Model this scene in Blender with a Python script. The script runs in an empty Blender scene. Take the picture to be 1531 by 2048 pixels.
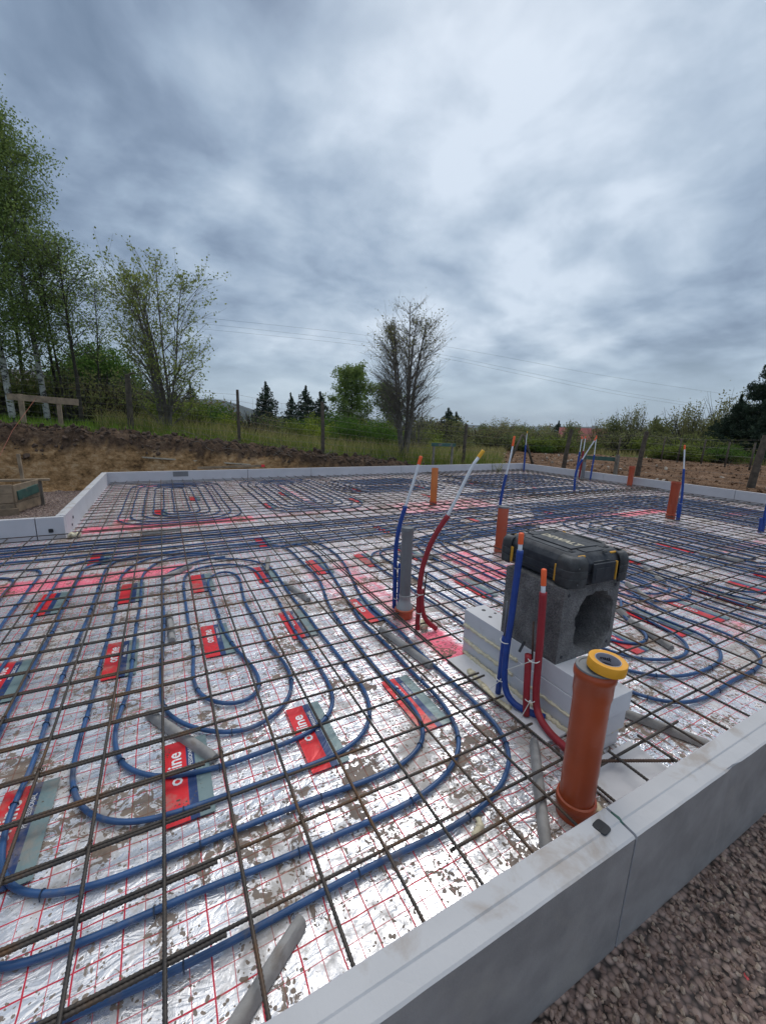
import bpy, math, random
import numpy as np
from mathutils import Vector, Matrix, noise as mnoise
R=math.radians
scene=bpy.context.scene
C=scene.collection

# ---------------- camera ----------------
cd=bpy.data.cameras.new('camera'); cam=bpy.data.objects.new('camera',cd); C.objects.link(cam)
cd.sensor_fit='HORIZONTAL'; cd.sensor_width=36; cd.lens=823.14/1531*36
cd.clip_start=.02; cd.clip_end=20000
PIT,ROL,YAW=.210,.031,.491
cy_,sy_=math.cos(YAW),math.sin(YAW); cp_,sp_=math.cos(PIT),math.sin(PIT)
fw=Vector((sy_*cp_,cy_*cp_,-sp_)); rt=Vector((cy_,-sy_,0)); up=rt.cross(fw)
rr=math.cos(ROL)*rt+math.sin(ROL)*up; uu=-math.sin(ROL)*rt+math.cos(ROL)*up
M=Matrix(((rr.x,uu.x,-fw.x,-.1156),(rr.y,uu.y,-fw.y,-1.276),(rr.z,uu.z,-fw.z,1.335),(0,0,0,1)))
cam.matrix_world=M
scene.camera=cam
scene.render.resolution_x=765; scene.render.resolution_y=1024

# ---------------- node helper ----------------
class NT:
    def __init__(s,t): s.t=t; s.n=t.nodes; s.l=t.links
    def new(s,ty,**k):
        n=s.n.new(ty)
        for a,b in k.items(): setattr(n,a,b)
        return n
    def put(s,sock,v):
        if isinstance(v,bpy.types.NodeSocket): s.l.new(v,sock)
        elif v is not None:
            if isinstance(v,(tuple,list)) and len(v)==3 and sock.type=='RGBA': v=(*v,1)
            sock.default_value=v
    def math(s,op,a,b=None,c=None,clamp=False):
        n=s.new('ShaderNodeMath',operation=op,use_clamp=clamp)
        for i,v in enumerate((a,b,c)):
            if v is not None: s.put(n.inputs[i],v)
        return n.outputs[0]
    def vmath(s,op,a,b=None,scale=None):
        n=s.new('ShaderNodeVectorMath',operation=op)
        s.put(n.inputs[0],a)
        if b is not None: s.put(n.inputs[1],b)
        if scale is not None: s.put(n.inputs[3],scale)
        return n.outputs[0]
    def noise(s,vec,scale,detail=3,rough=.5,dist=0,out=0):
        n=s.new('ShaderNodeTexNoise'); s.put(n.inputs['Vector'],vec); n.inputs['Scale'].default_value=scale
        n.inputs['Detail'].default_value=detail; n.inputs['Roughness'].default_value=rough; n.inputs['Distortion'].default_value=dist
        return n.outputs[out]
    def voro(s,vec,scale,feature='F1',out='Distance',rnd=1):
        n=s.new('ShaderNodeTexVoronoi',feature=feature); s.put(n.inputs['Vector'],vec); n.inputs['Scale'].default_value=scale
        n.inputs['Randomness'].default_value=rnd
        return n.outputs[out]
    def mr(s,v,a,b,c=0.,d=1.,smooth=False):
        n=s.new('ShaderNodeMapRange'); n.interpolation_type='SMOOTHSTEP' if smooth else 'LINEAR'
        s.put(n.inputs[0],v)
        for i,x in enumerate((a,b,c,d)): n.inputs[i+1].default_value=x
        return n.outputs[0]
    def mix(s,f,a,b,mode='MIX'):
        n=s.new('ShaderNodeMix',data_type='RGBA',blend_type=mode); s.put(n.inputs[0],f); s.put(n.inputs[6],a); s.put(n.inputs[7],b)
        return n.outputs[2]
    def ramp(s,f,pts):
        n=s.new('ShaderNodeValToRGB'); s.put(n.inputs[0],f); e=n.color_ramp.elements
        while len(e)<len(pts): e.new(.5)
        for q,(p,c) in zip(e,pts): q.position=p; q.color=(*c,1)
        return n.outputs[0]
    def coord(s,w='Object'): return s.new('ShaderNodeTexCoord').outputs[w]
    def sep(s,v):
        n=s.new('ShaderNodeSeparateXYZ'); s.put(n.inputs[0],v); return n.outputs
    def comb(s,x,y,z):
        n=s.new('ShaderNodeCombineXYZ')
        for i,v in enumerate((x,y,z)): s.put(n.inputs[i],v)
        return n.outputs[0]
    def bump(s,h,strength=.5,dist=.01,normal=None):
        n=s.new('ShaderNodeBump'); s.put(n.inputs['Height'],h); n.inputs['Strength'].default_value=strength; n.inputs['Distance'].default_value=dist
        if normal is not None: s.put(n.inputs['Normal'],normal)
        return n.outputs[0]
    def attr(s,name,out='Fac'):
        n=s.new('ShaderNodeAttribute'); n.attribute_name=name; return n.outputs[out]

# ---------------- world : overcast sky ----------------
SUN_EL,SUN_AZ=R(52),R(40)      # azimuth measured clockwise from +Y
w=bpy.data.worlds.new('World'); scene.world=w; w.use_nodes=True
t=NT(w.node_tree); t.n.clear()
out=t.new('ShaderNodeOutputWorld'); bg=t.new('ShaderNodeBackground'); bg.inputs[1].default_value=.1
sky=t.new('ShaderNodeTexSky',sky_type='NISHITA'); sky.sun_disc=False; sky.sun_elevation=SUN_EL; sky.sun_rotation=SUN_AZ
sky.air_density=1.2; sky.dust_density=2
d=t.coord('Generated'); dx,dy,dz=t.sep(d)
den=t.math('ADD',t.math('MAXIMUM',dz,0.),.27)
px=t.math('DIVIDE',dx,den); py=t.math('DIVIDE',dy,den)
pv=t.comb(px,py,0.)
warp=t.vmath('SCALE',t.vmath('SUBTRACT',t.noise(pv,.9,3,.5,out=1),(.5,.5,.5)),scale=.45)
pw=t.vmath('ADD',pv,warp)
n1=t.noise(t.vmath('ADD',pw,(4.45,0.92,0.6)),1.15,4,.5)
n2=t.noise(t.vmath('ADD',pw,(9.65,4.22,2.)),4.0,5,.55)
nn=t.math('ADD',t.math('MULTIPLY',n1,.60),t.math('MULTIPLY',n2,.40))
# brighter cloud breaks around the hidden sun
sd=Vector((math.sin(R(30)),math.cos(R(30)),0))*math.cos(R(25)); sd.z=math.sin(R(25))
dot=t.new('ShaderNodeVectorMath',operation='DOT_PRODUCT'); t.put(dot.inputs[0],d); dot.inputs[1].default_value=sd
glow=t.mr(dot.outputs['Value'],.80,1.,0,.10,True)
nn=t.math('ADD',nn,glow)
cl=t.ramp(nn,[(.39,(1.25,1.8,2.65)),(.46,(1.85,2.5,3.5)),(.53,(2.7,3.5,4.6)),(.60,(3.75,4.6,5.65)),(.69,(5.4,6.2,7.2))])
hz=t.mr(dz,.0,.20,.65,0,True)
cl=t.mix(hz,cl,(4.6,5.9,6.9))
ovh=t.mr(dz,.70,.97,0.,1.,True)
cl=t.mix(ovh,cl,(10.9,10.6,10.2))
back=t.mr(dy,-.1,-.8,1.,1.25,True)
cl=t.vmath('SCALE',cl,scale=back)
mx=t.mix(.93,sky.outputs[0],cl)
t.l.new(mx,bg.inputs[0]); t.l.new(bg.outputs[0],out.inputs[0])

sl=bpy.data.lights.new('sun','SUN'); sl.energy=.75; sl.angle=R(24); sl.color=(1,.96,.9)
so=bpy.data.objects.new('sun',sl); C.objects.link(so)
sdv=Vector((math.sin(SUN_AZ)*math.cos(SUN_EL),math.cos(SUN_AZ)*math.cos(SUN_EL),math.sin(SUN_EL)))
so.rotation_euler=sdv.to_track_quat('Z','Y').to_euler(); so.location=(0,0,30)
vs=scene.view_settings; scene.display_settings.display_device='sRGB'
vs.view_transform='Standard'; vs.look='None'; vs.gamma=1; vs.use_curve_mapping=False; vs.exposure=0.33

# ---------------- materials ----------------
def pmat(name,col,rough=.6,metal=0,var=.0,vscale=8,bump=0,bscale=60,bdist=.003,dirt=None,dirtscale=6,dirtamt=.5,spec=.5,detail=4,coord='Object'):
    m=bpy.data.materials.new(name); m.use_nodes=True; t=NT(m.node_tree); b=t.n['Principled BSDF']
    co=t.coord(coord); c=(*col,1)
    cs=None
    if var:
        n=t.noise(co,vscale,detail,.6); lo=tuple(x*(1-var) for x in col); hi=tuple(min(1,x*(1+var)) for x in col)
        cs=t.ramp(n,[(.32,lo),(.68,hi)])
    if dirt:
        n=t.noise(co,dirtscale,6,.65,.4); f=t.mr(n,.62-.3*dirtamt,.72-.15*dirtamt,0,min(1,.4+dirtamt))
        cs=t.mix(f,cs if cs is not None else col,dirt)
    t.put(b.inputs['Base Color'],cs if cs is not None else c)
    b.inputs['Roughness'].default_value=rough; b.inputs['Metallic'].default_value=metal; b.inputs['Specular IOR Level'].default_value=spec
    if bump: t.put(b.inputs['Normal'],t.bump(t.noise(co,bscale,5,.6),bump,bdist))
    return m

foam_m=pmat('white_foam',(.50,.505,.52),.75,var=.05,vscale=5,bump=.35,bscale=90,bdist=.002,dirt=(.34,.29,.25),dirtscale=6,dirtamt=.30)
foam_side=pmat('foam_inner_face',(.52,.52,.55),.8,var=.05,vscale=4,bump=.3,bscale=120,bdist=.002)
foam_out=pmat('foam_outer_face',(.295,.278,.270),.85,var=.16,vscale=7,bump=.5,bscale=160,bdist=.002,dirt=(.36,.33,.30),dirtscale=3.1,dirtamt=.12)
foamglue=pmat('expanding_foam',(.66,.60,.43),.6,var=.12,vscale=20,bump=.6,bscale=40,bdist=.006)
blackp=pmat('black_plastic',(.02,.022,.026),.45,var=.3,vscale=9)
pipeblue=pmat('blue_pipe',(.030,.092,.235),.36,var=.25,vscale=7,bump=.12,bscale=30,dirt=(.16,.15,.15),dirtscale=9,dirtamt=.22,coord='Object')
clip_m=pmat('clip_plastic',(.03,.05,.09),.5)
sleeveblue=pmat('blue_sleeve',(.012,.055,.28),.5,var=.15,vscale=14,bump=.25,bscale=50)
sleevered=pmat('red_sleeve',(.30,.018,.028),.5,var=.15,vscale=14,bump=.25,bscale=50)
whitepipe=pmat('white_tube',(.72,.76,.80),.35,var=.04)
capor=pmat('orange_cap',(.90,.13,.03),.5,var=.08)
capye=pmat('yellow_cap',(.80,.42,.03),.5,var=.08)
tie_m=pmat('cable_tie',(.72,.72,.68),.5)
orange=pmat('orange_pvc',(.38,.066,.018),.30,var=.12,vscale=5,bump=.05,bscale=12,dirt=(.40,.17,.11),dirtscale=7,dirtamt=.10)
orange2=pmat('red_brown_pvc',(.42,.075,.030),.38,var=.08,vscale=5,dirt=(.36,.16,.11),dirtscale=8,dirtamt=.15)
orange3=pmat('yellow_orange_pvc',(.58,.17,.035),.4,var=.08,vscale=5)
greypvc=pmat('grey_pvc',(.17,.175,.185),.4,var=.1,vscale=6,dirt=(.28,.26,.24),dirtscale=9,dirtamt=.12)
greylid=pmat('grey_lid',(.16,.17,.18),.5,var=.1,vscale=20,bump=.1)
concrete_sp=pmat('fibre_concrete',(.29,.285,.28),.85,var=.2,vscale=16,bump=.4,bscale=80,dirt=(.16,.12,.09),dirtscale=8,dirtamt=.15)
yellow_m=pmat('yellow_tape',(.78,.36,.02),.5,var=.06,vscale=30,bump=.1,bscale=200)
tapecore=pmat('tape_core',(.38,.37,.42),.6)
ink_shade=pmat('ink_and_gap_shade',(.02,.02,.03),.6)  # lettering ink, also the painted shadow in the board joint
wood=pmat('weathered_timber',(.28,.21,.14),.8,var=.35,vscale=7,bump=.4,bscale=25,dirt=(.15,.11,.08),dirtscale=3,dirtamt=.2)
woodgrey=pmat('grey_timber',(.20,.18,.15),.85,var=.3,vscale=7,bump=.4,bscale=25)
post_m=pmat('fence_post_wood',(.085,.068,.052),.9,var=.4,vscale=9,bump=.5,bscale=30,bdist=.01)
wire_m=pmat('wire_steel',(.14,.14,.14),.6,metal=.5)
greenp=pmat('green_painted_board',(.045,.11,.09),.6,var=.25,vscale=8,dirt=(.25,.22,.18),dirtscale=6,dirtamt=.2)
redpaint=pmat('red_spray',(.85,.04,.06),.6)
string_m=pmat('red_string',(.40,.12,.08),.7)
bark=pmat('dark_bark',(.050,.042,.034),.95,var=.4,vscale=6,bump=.6,bscale=20,bdist=.02)
barkl=pmat('grey_bark',(.135,.118,.10),.95,var=.35,vscale=6)
roof_m=pmat('red_roof_tiles',(.24,.060,.058),.8,var=.15,vscale=2)
wall_m=pmat('house_wall',(.45,.43,.40),.9,var=.1)
slate=pmat('dark_roof',(.10,.10,.11),.8,var=.15)
rust=pmat('rusty_bar',(.075,.045,.032),.8,var=.5,vscale=20,bump=.4,bscale=150)

def birchmat():
    m=bpy.data.materials.new('birch_bark'); m.use_nodes=True; t=NT(m.node_tree); b=t.n['Principled BSDF']
    co=t.coord(); x,y,z=t.sep(co)
    n=t.noise(t.comb(t.math('MULTIPLY',x,4.),t.math('MULTIPLY',y,4.),t.math('MULTIPLY',z,7.)),1.,4,.7)
    hi=t.mr(z,1.5,7.,0,1)
    c=t.ramp(n,[(.44,(.05,.045,.04)),(.52,(.50,.49,.46))])
    t.put(b.inputs['Base Color'],t.mix(hi,c,(.16,.13,.11))); b.inputs['Roughness'].default_value=.8
    return m
birch_m=birchmat()

def rebarmat():
    m=bpy.data.materials.new('rebar_steel'); m.use_nodes=True; t=NT(m.node_tree); b=t.n['Principled BSDF']
    co=t.coord(); n=t.noise(co,3.5,5,.65); n2=t.noise(co,55,3,.6)
    c=t.ramp(n,[(.38,(.040,.038,.038)),(.52,(.062,.052,.044)),(.64,(.125,.066,.030))])
    c=t.mix(t.mr(n2,.4,.7,0,.4),c,(.10,.085,.075))
    t.put(b.inputs['Base Color'],c); b.inputs['Roughness'].default_value=.55; b.inputs['Metallic'].default_value=.35
    t.put(b.inputs['Normal'],t.bump(n2,.3,.002))
    return m
rebar_m=rebarmat()

def leafmat(name,c1,c2,scale=.9,tr=.48):
    c1=tuple(min(.6,v*k) for v,k in zip(c1,(1.6,1.55,1.3))); c2=tuple(min(.6,v*k) for v,k in zip(c2,(1.6,1.55,1.3)))
    m=bpy.data.materials.new(name); m.use_nodes=True; t=NT(m.node_tree); b=t.n['Principled BSDF']; o=t.n['Material Output']
    n=t.noise(t.coord(),scale,4,.7); r=t.attr('tint')
    f=t.math('ADD',t.math('MULTIPLY',n,.6),t.math('MULTIPLY',r,.4))
    c=t.ramp(f,[(.3,c1),(.65,c2)])
    t.put(b.inputs['Base Color'],c); b.inputs['Roughness'].default_value=.75; b.inputs['Specular IOR Level'].default_value=.15
    tl=t.new('ShaderNodeBsdfTranslucent'); t.put(tl.inputs[0],c); mxs=t.new('ShaderNodeMixShader'); mxs.inputs[0].default_value=tr
    t.l.new(b.outputs[0],mxs.inputs[1]); t.l.new(tl.outputs[0],mxs.inputs[2]); t.l.new(mxs.outputs[0],o.inputs[0])
    return m
leaf_birch=leafmat('birch_leaves',(.075,.115,.040),(.15,.205,.075))
leaf_maple=leafmat('maple_leaves',(.105,.135,.045),(.21,.25,.09))
leaf_dark=leafmat('dark_leaves',(.035,.075,.018),(.075,.14,.030))
leaf_bud=leafmat('budding_leaves',(.095,.10,.055),(.17,.17,.085))
leaf_spr=leafmat('spruce_needles',(.015,.028,.022),(.035,.054,.038),tr=.1)
leaf_bush=leafmat('bush_leaves',(.060,.090,.022),(.13,.165,.040))
leaf_bushy=leafmat('yellow_green_leaves',(.09,.13,.02),(.19,.23,.045))
leaf_olive=leafmat('olive_leaves',(.075,.088,.040),(.13,.145,.065))
leaf_brown=leafmat('brown_twigs_leaves',(.095,.080,.052),(.15,.125,.080))
grass_m=leafmat('grass_blades',(.07,.13,.022),(.15,.23,.045),1.5)
dry_m=leafmat('dry_stalks',(.14,.125,.060),(.27,.24,.13),1.5)

def groundmat(name,cols,scale,bs,bd,rough=.95):
    m=bpy.data.materials.new(name); m.use_nodes=True; t=NT(m.node_tree); b=t.n['Principled BSDF']
    co=t.coord(); n=t.noise(co,scale,8,.65,.3); n2=t.noise(co,scale*9,6,.7)
    f=t.math('ADD',t.math('MULTIPLY',n,.6),t.math('MULTIPLY',n2,.4))
    k=len(cols); t.put(b.inputs['Base Color'],t.ramp(f,[(.34+.32*i/(k-1),c) for i,c in enumerate(cols)]))
    b.inputs['Roughness'].default_value=rough; b.inputs['Specular IOR Level'].default_value=.2
    t.put(b.inputs['Normal'],t.bump(n2,bs,bd))
    return m
def soilmat():
    m=bpy.data.materials.new('soil'); m.use_nodes=True; t=NT(m.node_tree); b=t.n['Principled BSDF']
    co=t.coord(); n=t.noise(co,1.3,8,.68,.3); n2=t.noise(co,14,7,.72,.5)
    f=t.math('ADD',t.math('MULTIPLY',n,.45),t.math('MULTIPLY',n2,.55))
    x,y,z=t.sep(co)
    strata=t.noise(t.comb(t.math('MULTIPLY',x,1.6),y,t.math('MULTIPLY',z,2.6)),3.1,7,.72)
    clay=t.ramp(t.math('ADD',t.math('MULTIPLY',f,.5),t.math('MULTIPLY',strata,.5)),[(.40,(.09,.054,.028)),(.46,(.25,.150,.070)),(.52,(.38,.235,.115)),(.60,(.52,.37,.22))])
    dark=t.ramp(f,[(.38,(.04,.027,.018)),(.52,(.115,.075,.05)),(.66,(.20,.145,.10))])
    brown=t.ramp(f,[(.40,(.05,.029,.017)),(.49,(.14,.080,.046)),(.56,(.22,.135,.082)),(.66,(.40,.29,.21))])
    a=t.attr('dark'); br=t.attr('field')
    c=t.mix(a,clay,dark); c=t.mix(br,c,brown)
    t.put(b.inputs['Base Color'],c); b.inputs['Roughness'].default_value=.97; b.inputs['Specular IOR Level'].default_value=.15
    t.put(b.inputs['Normal'],t.bump(t.math('ADD',n2,t.math('MULTIPLY',t.voro(co,9),.6)),.9,.05))
    return m
soil_m=soilmat()
grassg_m=groundmat('grass_soil',[(.045,.07,.018),(.085,.135,.03),(.13,.155,.05)],2.5,.6,.03)
def gravelmat():
    m=bpy.data.materials.new('gravel_bed'); m.use_nodes=True; t=NT(m.node_tree); b=t.n['Principled BSDF']
    co=t.coord(); v=t.voro(co,48); c=t.voro(co,48,out='Color'); s=t.sep(c)
    col=t.ramp(s[0],[(0.,(.19,.135,.12)),(.5,(.29,.21,.185)),(1.,(.42,.32,.28))])
    col=t.mix(t.mr(v,.35,.75),col,(.02,.016,.015))
    big=t.noise(co,1.1,4,.6); col=t.mix(t.mr(big,.4,.65,0,.35),col,(.20,.165,.155))
    t.put(b.inputs['Base Color'],col); b.inputs['Roughness'].default_value=.9
    t.put(b.inputs['Normal'],t.bump(v,1.,-.012))
    return m
gravel_m=gravelmat()
def stonemat():
    m=bpy.data.materials.new('gravel_stones'); m.use_nodes=True; t=NT(m.node_tree); b=t.n['Principled BSDF']
    r=t.attr('tint'); col=t.ramp(r,[(0.,(.18,.118,.098)),(.35,(.25,.175,.148)),(.6,(.33,.24,.20)),(.85,(.42,.335,.265)),(.988,(.44,.36,.30)),(.992,(.80,.12,.13))])
    n=t.noise(t.coord(),120,4,.7)
    col=t.mix(t.mr(n,.35,.7,0,.35),col,(.10,.078,.070))
    t.put(b.inputs['Base Color'],col); b.inputs['Roughness'].default_value=.85
    t.put(b.inputs['Normal'],t.bump(n,.5,.003))
    return m
stone_m=stonemat()

def foilmat():
    m=bpy.data.materials.new('reflective_foil'); m.use_nodes=True; t=NT(m.node_tree); b=t.n['Principled BSDF']
    co=t.coord(); 
    wob=t.vmath('SCALE',t.vmath('SUBTRACT',t.noise(co,6,2,.5,out=1),(.5,.5,.5)),scale=.014)
    cw=t.vmath('ADD',co,wob); x,y,z=t.sep(cw)
    def lines(v,ph,per,wd):
        a=t.math('ABSOLUTE',t.math('SUBTRACT',t.math('FRACT',t.math('DIVIDE',t.math('ADD',v,ph),per)),.5))  # .5 at the line
        return t.mr(t.math('SUBTRACT',.5,a),wd/per*.4,wd/per*.6,1,0)
    X0,Y0=10.0,9.98
    thick=t.math('MAXIMUM',lines(x,X0,.1,.0042),lines(y,Y0,.1,.0042))
    thin=t.math('MAXIMUM',lines(x,X0+.05,.1,.0023),lines(y,Y0+.05,.1,.0023))
    ln=t.math('MAXIMUM',thick,t.math('MULTIPLY',thin,.85))
    # splashes of mud: small flecks and dried puddles
    pudn=t.noise(co,2.1,7,.62,.6); pudmask=t.noise(co,.8,2,.5)
    v60=t.voro(t.vmath('ADD',co,t.vmath('SCALE',t.noise(co,25,2,.5,out=1),scale=.03)),62); sc=t.noise(co,7,4,.75); 
    fleck=t.math('MULTIPLY',t.math('LESS_THAN',v60,t.mr(sc,.40,.70,.05,.54)),1.)
    v25=t.noise(co,24,4,.7,1.2); blot=t.mr(t.math('ADD',v25,t.math('MULTIPLY',t.math('SUBTRACT',t.noise(co,3.2,3,.6),.5),1.0)),.590,.612)
    film=t.mr(t.math('ADD',pudn,t.math('MULTIPLY',t.math('SUBTRACT',t.noise(co,22,4,.7),.5),.45)),.515,.65,0,.66)
    dark=t.math('MAXIMUM',fleck,blot)
    paint=t.attr('paint'); pn=t.noise(co,9,6,.75)
    pk=t.mr(t.math('ADD',paint,t.math('MULTIPLY',t.math('SUBTRACT',pn,.5),1.6)),.36,.85,0,.82)
    base=t.mix(t.noise(co,4,3),(.90,.91,.94),(.78,.80,.85))
    col=t.mix(ln,base,(.58,.025,.06))
    col=t.mix(pk,col,(1.,.075,.18))
    col=t.mix(film,col,(.31,.265,.215)); col=t.mix(t.math('MULTIPLY',dark,.88),col,t.mix(t.noise(co,45,3),(.075,.048,.032),(.24,.165,.105)))
    t.put(b.inputs['Base Color'],col)
    nm=t.math('MAXIMUM',t.math('MAXIMUM',t.math('MULTIPLY',ln,.9),dark),t.math('MAXIMUM',pk,t.math('MULTIPLY',film,1.3)),clamp=True)
    wh=t.mr(t.noise(co,1.7,3,.6),.35,.65,.5,.78)
    t.put(b.inputs['Metallic'],t.math('MULTIPLY',t.math('SUBTRACT',1.,nm,clamp=True),wh))
    t.put(b.inputs['Roughness'],t.mr(nm,0,1,.27,.75))
    wr=t.attr('wrinkle')
    stretch=t.comb(t.math('MULTIPLY',x,1.),t.math('MULTIPLY',y,2.3),0.)
    cr=t.math('ABSOLUTE',t.math('SUBTRACT',t.noise(stretch,9,3,.5,1.1),.5))
    cr2=t.math('ABSOLUTE',t.math('SUBTRACT',t.noise(co,28,3,.6,.8),.5))
    big=t.noise(co,5,2,.4)
    h=t.math('ADD',t.math('ADD',t.math('MULTIPLY',cr,t.math('ADD',.55,t.math('MULTIPLY',wr,1.5))),t.math('MULTIPLY',cr2,.20)),t.math('MULTIPLY',big,.8))
    t.put(b.inputs['Normal'],t.bump(h,1.,.0135))
    return m
foil_m=foilmat()
def printmat(name,col):
    m=bpy.data.materials.new(name); m.use_nodes=True; t=NT(m.node_tree); b=t.n['Principled BSDF']
    co=t.coord(); film=t.mr(t.math('ADD',t.noise(co,2.1,7,.62,.6),t.math('MULTIPLY',t.math('SUBTRACT',t.noise(co,22,4,.7),.5),.45)),.53,.66,0,.6)
    c=t.mix(film,col,(.34,.28,.23)); v=t.voro(co,70); c=t.mix(t.math('LESS_THAN',v,t.mr(t.noise(co,7,4,.75),.46,.72,.0,.45)),c,(.10,.075,.055))
    t.put(b.inputs['Base Color'],c); b.inputs['Metallic'].default_value=.12; b.inputs['Roughness'].default_value=.35
    cr=t.math('ABSOLUTE',t.math('SUBTRACT',t.noise(co,9,3,.5,1.1),.5)); t.put(b.inputs['Normal'],t.bump(cr,.7,.008))
    return m
pr_red=printmat('print_red',(.72,.02,.03)); pr_navy=printmat('print_navy',(.02,.05,.16)); pr_grey=printmat('print_grey_green',(.19,.27,.28)); pr_white=printmat('print_white',(.85,.85,.87))

def concretemat():
    m=bpy.data.materials.new('rough_concrete'); m.use_nodes=True; t=NT(m.node_tree); b=t.n['Principled BSDF']
    co=t.coord(); n=t.noise(co,9,6,.65); n2=t.noise(co,130,4,.75); v=t.voro(co,95)
    f=t.math('ADD',t.math('MULTIPLY',n,.5),t.math('MULTIPLY',n2,.5))
    c=t.ramp(f,[(.36,(.05,.051,.053)),(.5,(.15,.148,.147)),(.64,(.27,.265,.26))])
    c=t.mix(t.mr(v,.0,.22,.75,0),c,(.018,.018,.02))
    t.put(b.inputs['Base Color'],c); b.inputs['Roughness'].default_value=.95
    t.put(b.inputs['Normal'],t.bump(t.math('ADD',n2,v),1.,.006))
    return m
conc=concretemat()
def casemat(name,col,dusty):
    m=bpy.data.materials.new(name); m.use_nodes=True; t=NT(m.node_tree); b=t.n['Principled BSDF']
    co=t.coord(); n=t.noise(co,18,6,.7,.3); n2=t.noise(co,90,4,.7)
    nrm=t.sep(t.new('ShaderNodeNewGeometry').outputs['Normal'])
    f=t.math('MULTIPLY',t.mr(n,.38,.7,.12,.75),dusty); f=t.math('ADD',f,t.math('MULTIPLY',t.mr(n2,.6,.7,0,.35),dusty))
    f=t.math('MULTIPLY',f,t.mr(nrm[2],.2,.9,.35,1.))      # dust settles on what faces up
    t.put(b.inputs['Base Color'],t.mix(f,col,(.21,.22,.23))); b.inputs['Roughness'].default_value=.62; b.inputs['Specular IOR Level'].default_value=.3
    t.put(b.inputs['Normal'],t.bump(n2,.15,.002))
    return m
case_m=casemat('case_black',(.016,.020,.028),.5); case_y=casemat('case_yellow',(.62,.32,.03),.25); case_t=casemat('case_worn_letters',(.58,.52,.38),.45); case_c=casemat('case_corner_rubber',(.032,.034,.036),.75)

# ---------------- mesh helpers ----------------
rng=random.Random(7)
def mk(name,verts,faces,mats,parent=None,smooth=False,fm=None,attrs=None,loc=None):
    me=bpy.data.meshes.new(name); 
    me.from_pydata([tuple(v) for v in verts],[],[tuple(int(i) for i in f) for f in faces])
    if not isinstance(mats,(list,tuple)): mats=[mats]
    for m in mats: me.materials.append(m)
    if fm is not None: me.polygons.foreach_set('material_index',np.asarray(fm,dtype=np.int32))
    if smooth: me.polygons.foreach_set('use_smooth',[True]*len(me.polygons))
    if attrs:
        for k,(dom,arr) in attrs.items():
            a=me.attributes.new(k,'FLOAT',dom); a.data.foreach_set('value',np.asarray(arr,dtype=np.float32))
    me.update(); o=bpy.data.objects.new(name,me); C.objects.link(o)
    if parent is not None: o.parent=parent
    if loc is not None: o.location=loc
    return o
def tag(o,label=None,cat=None,group=None,kind=None):
    if label: o['label']=label
    if cat: o['category']=cat
    if group: o['group']=group
    if kind: o['kind']=kind
    return o
def thing(name,label,cat,loc=(0,0,0),group=None,rotz=0):
    o=bpy.data.objects.new(name,None); o.empty_display_size=.1; C.objects.link(o); o.location=loc; o.rotation_euler=(0,0,rotz)
    return tag(o,label,cat,group)
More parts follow.
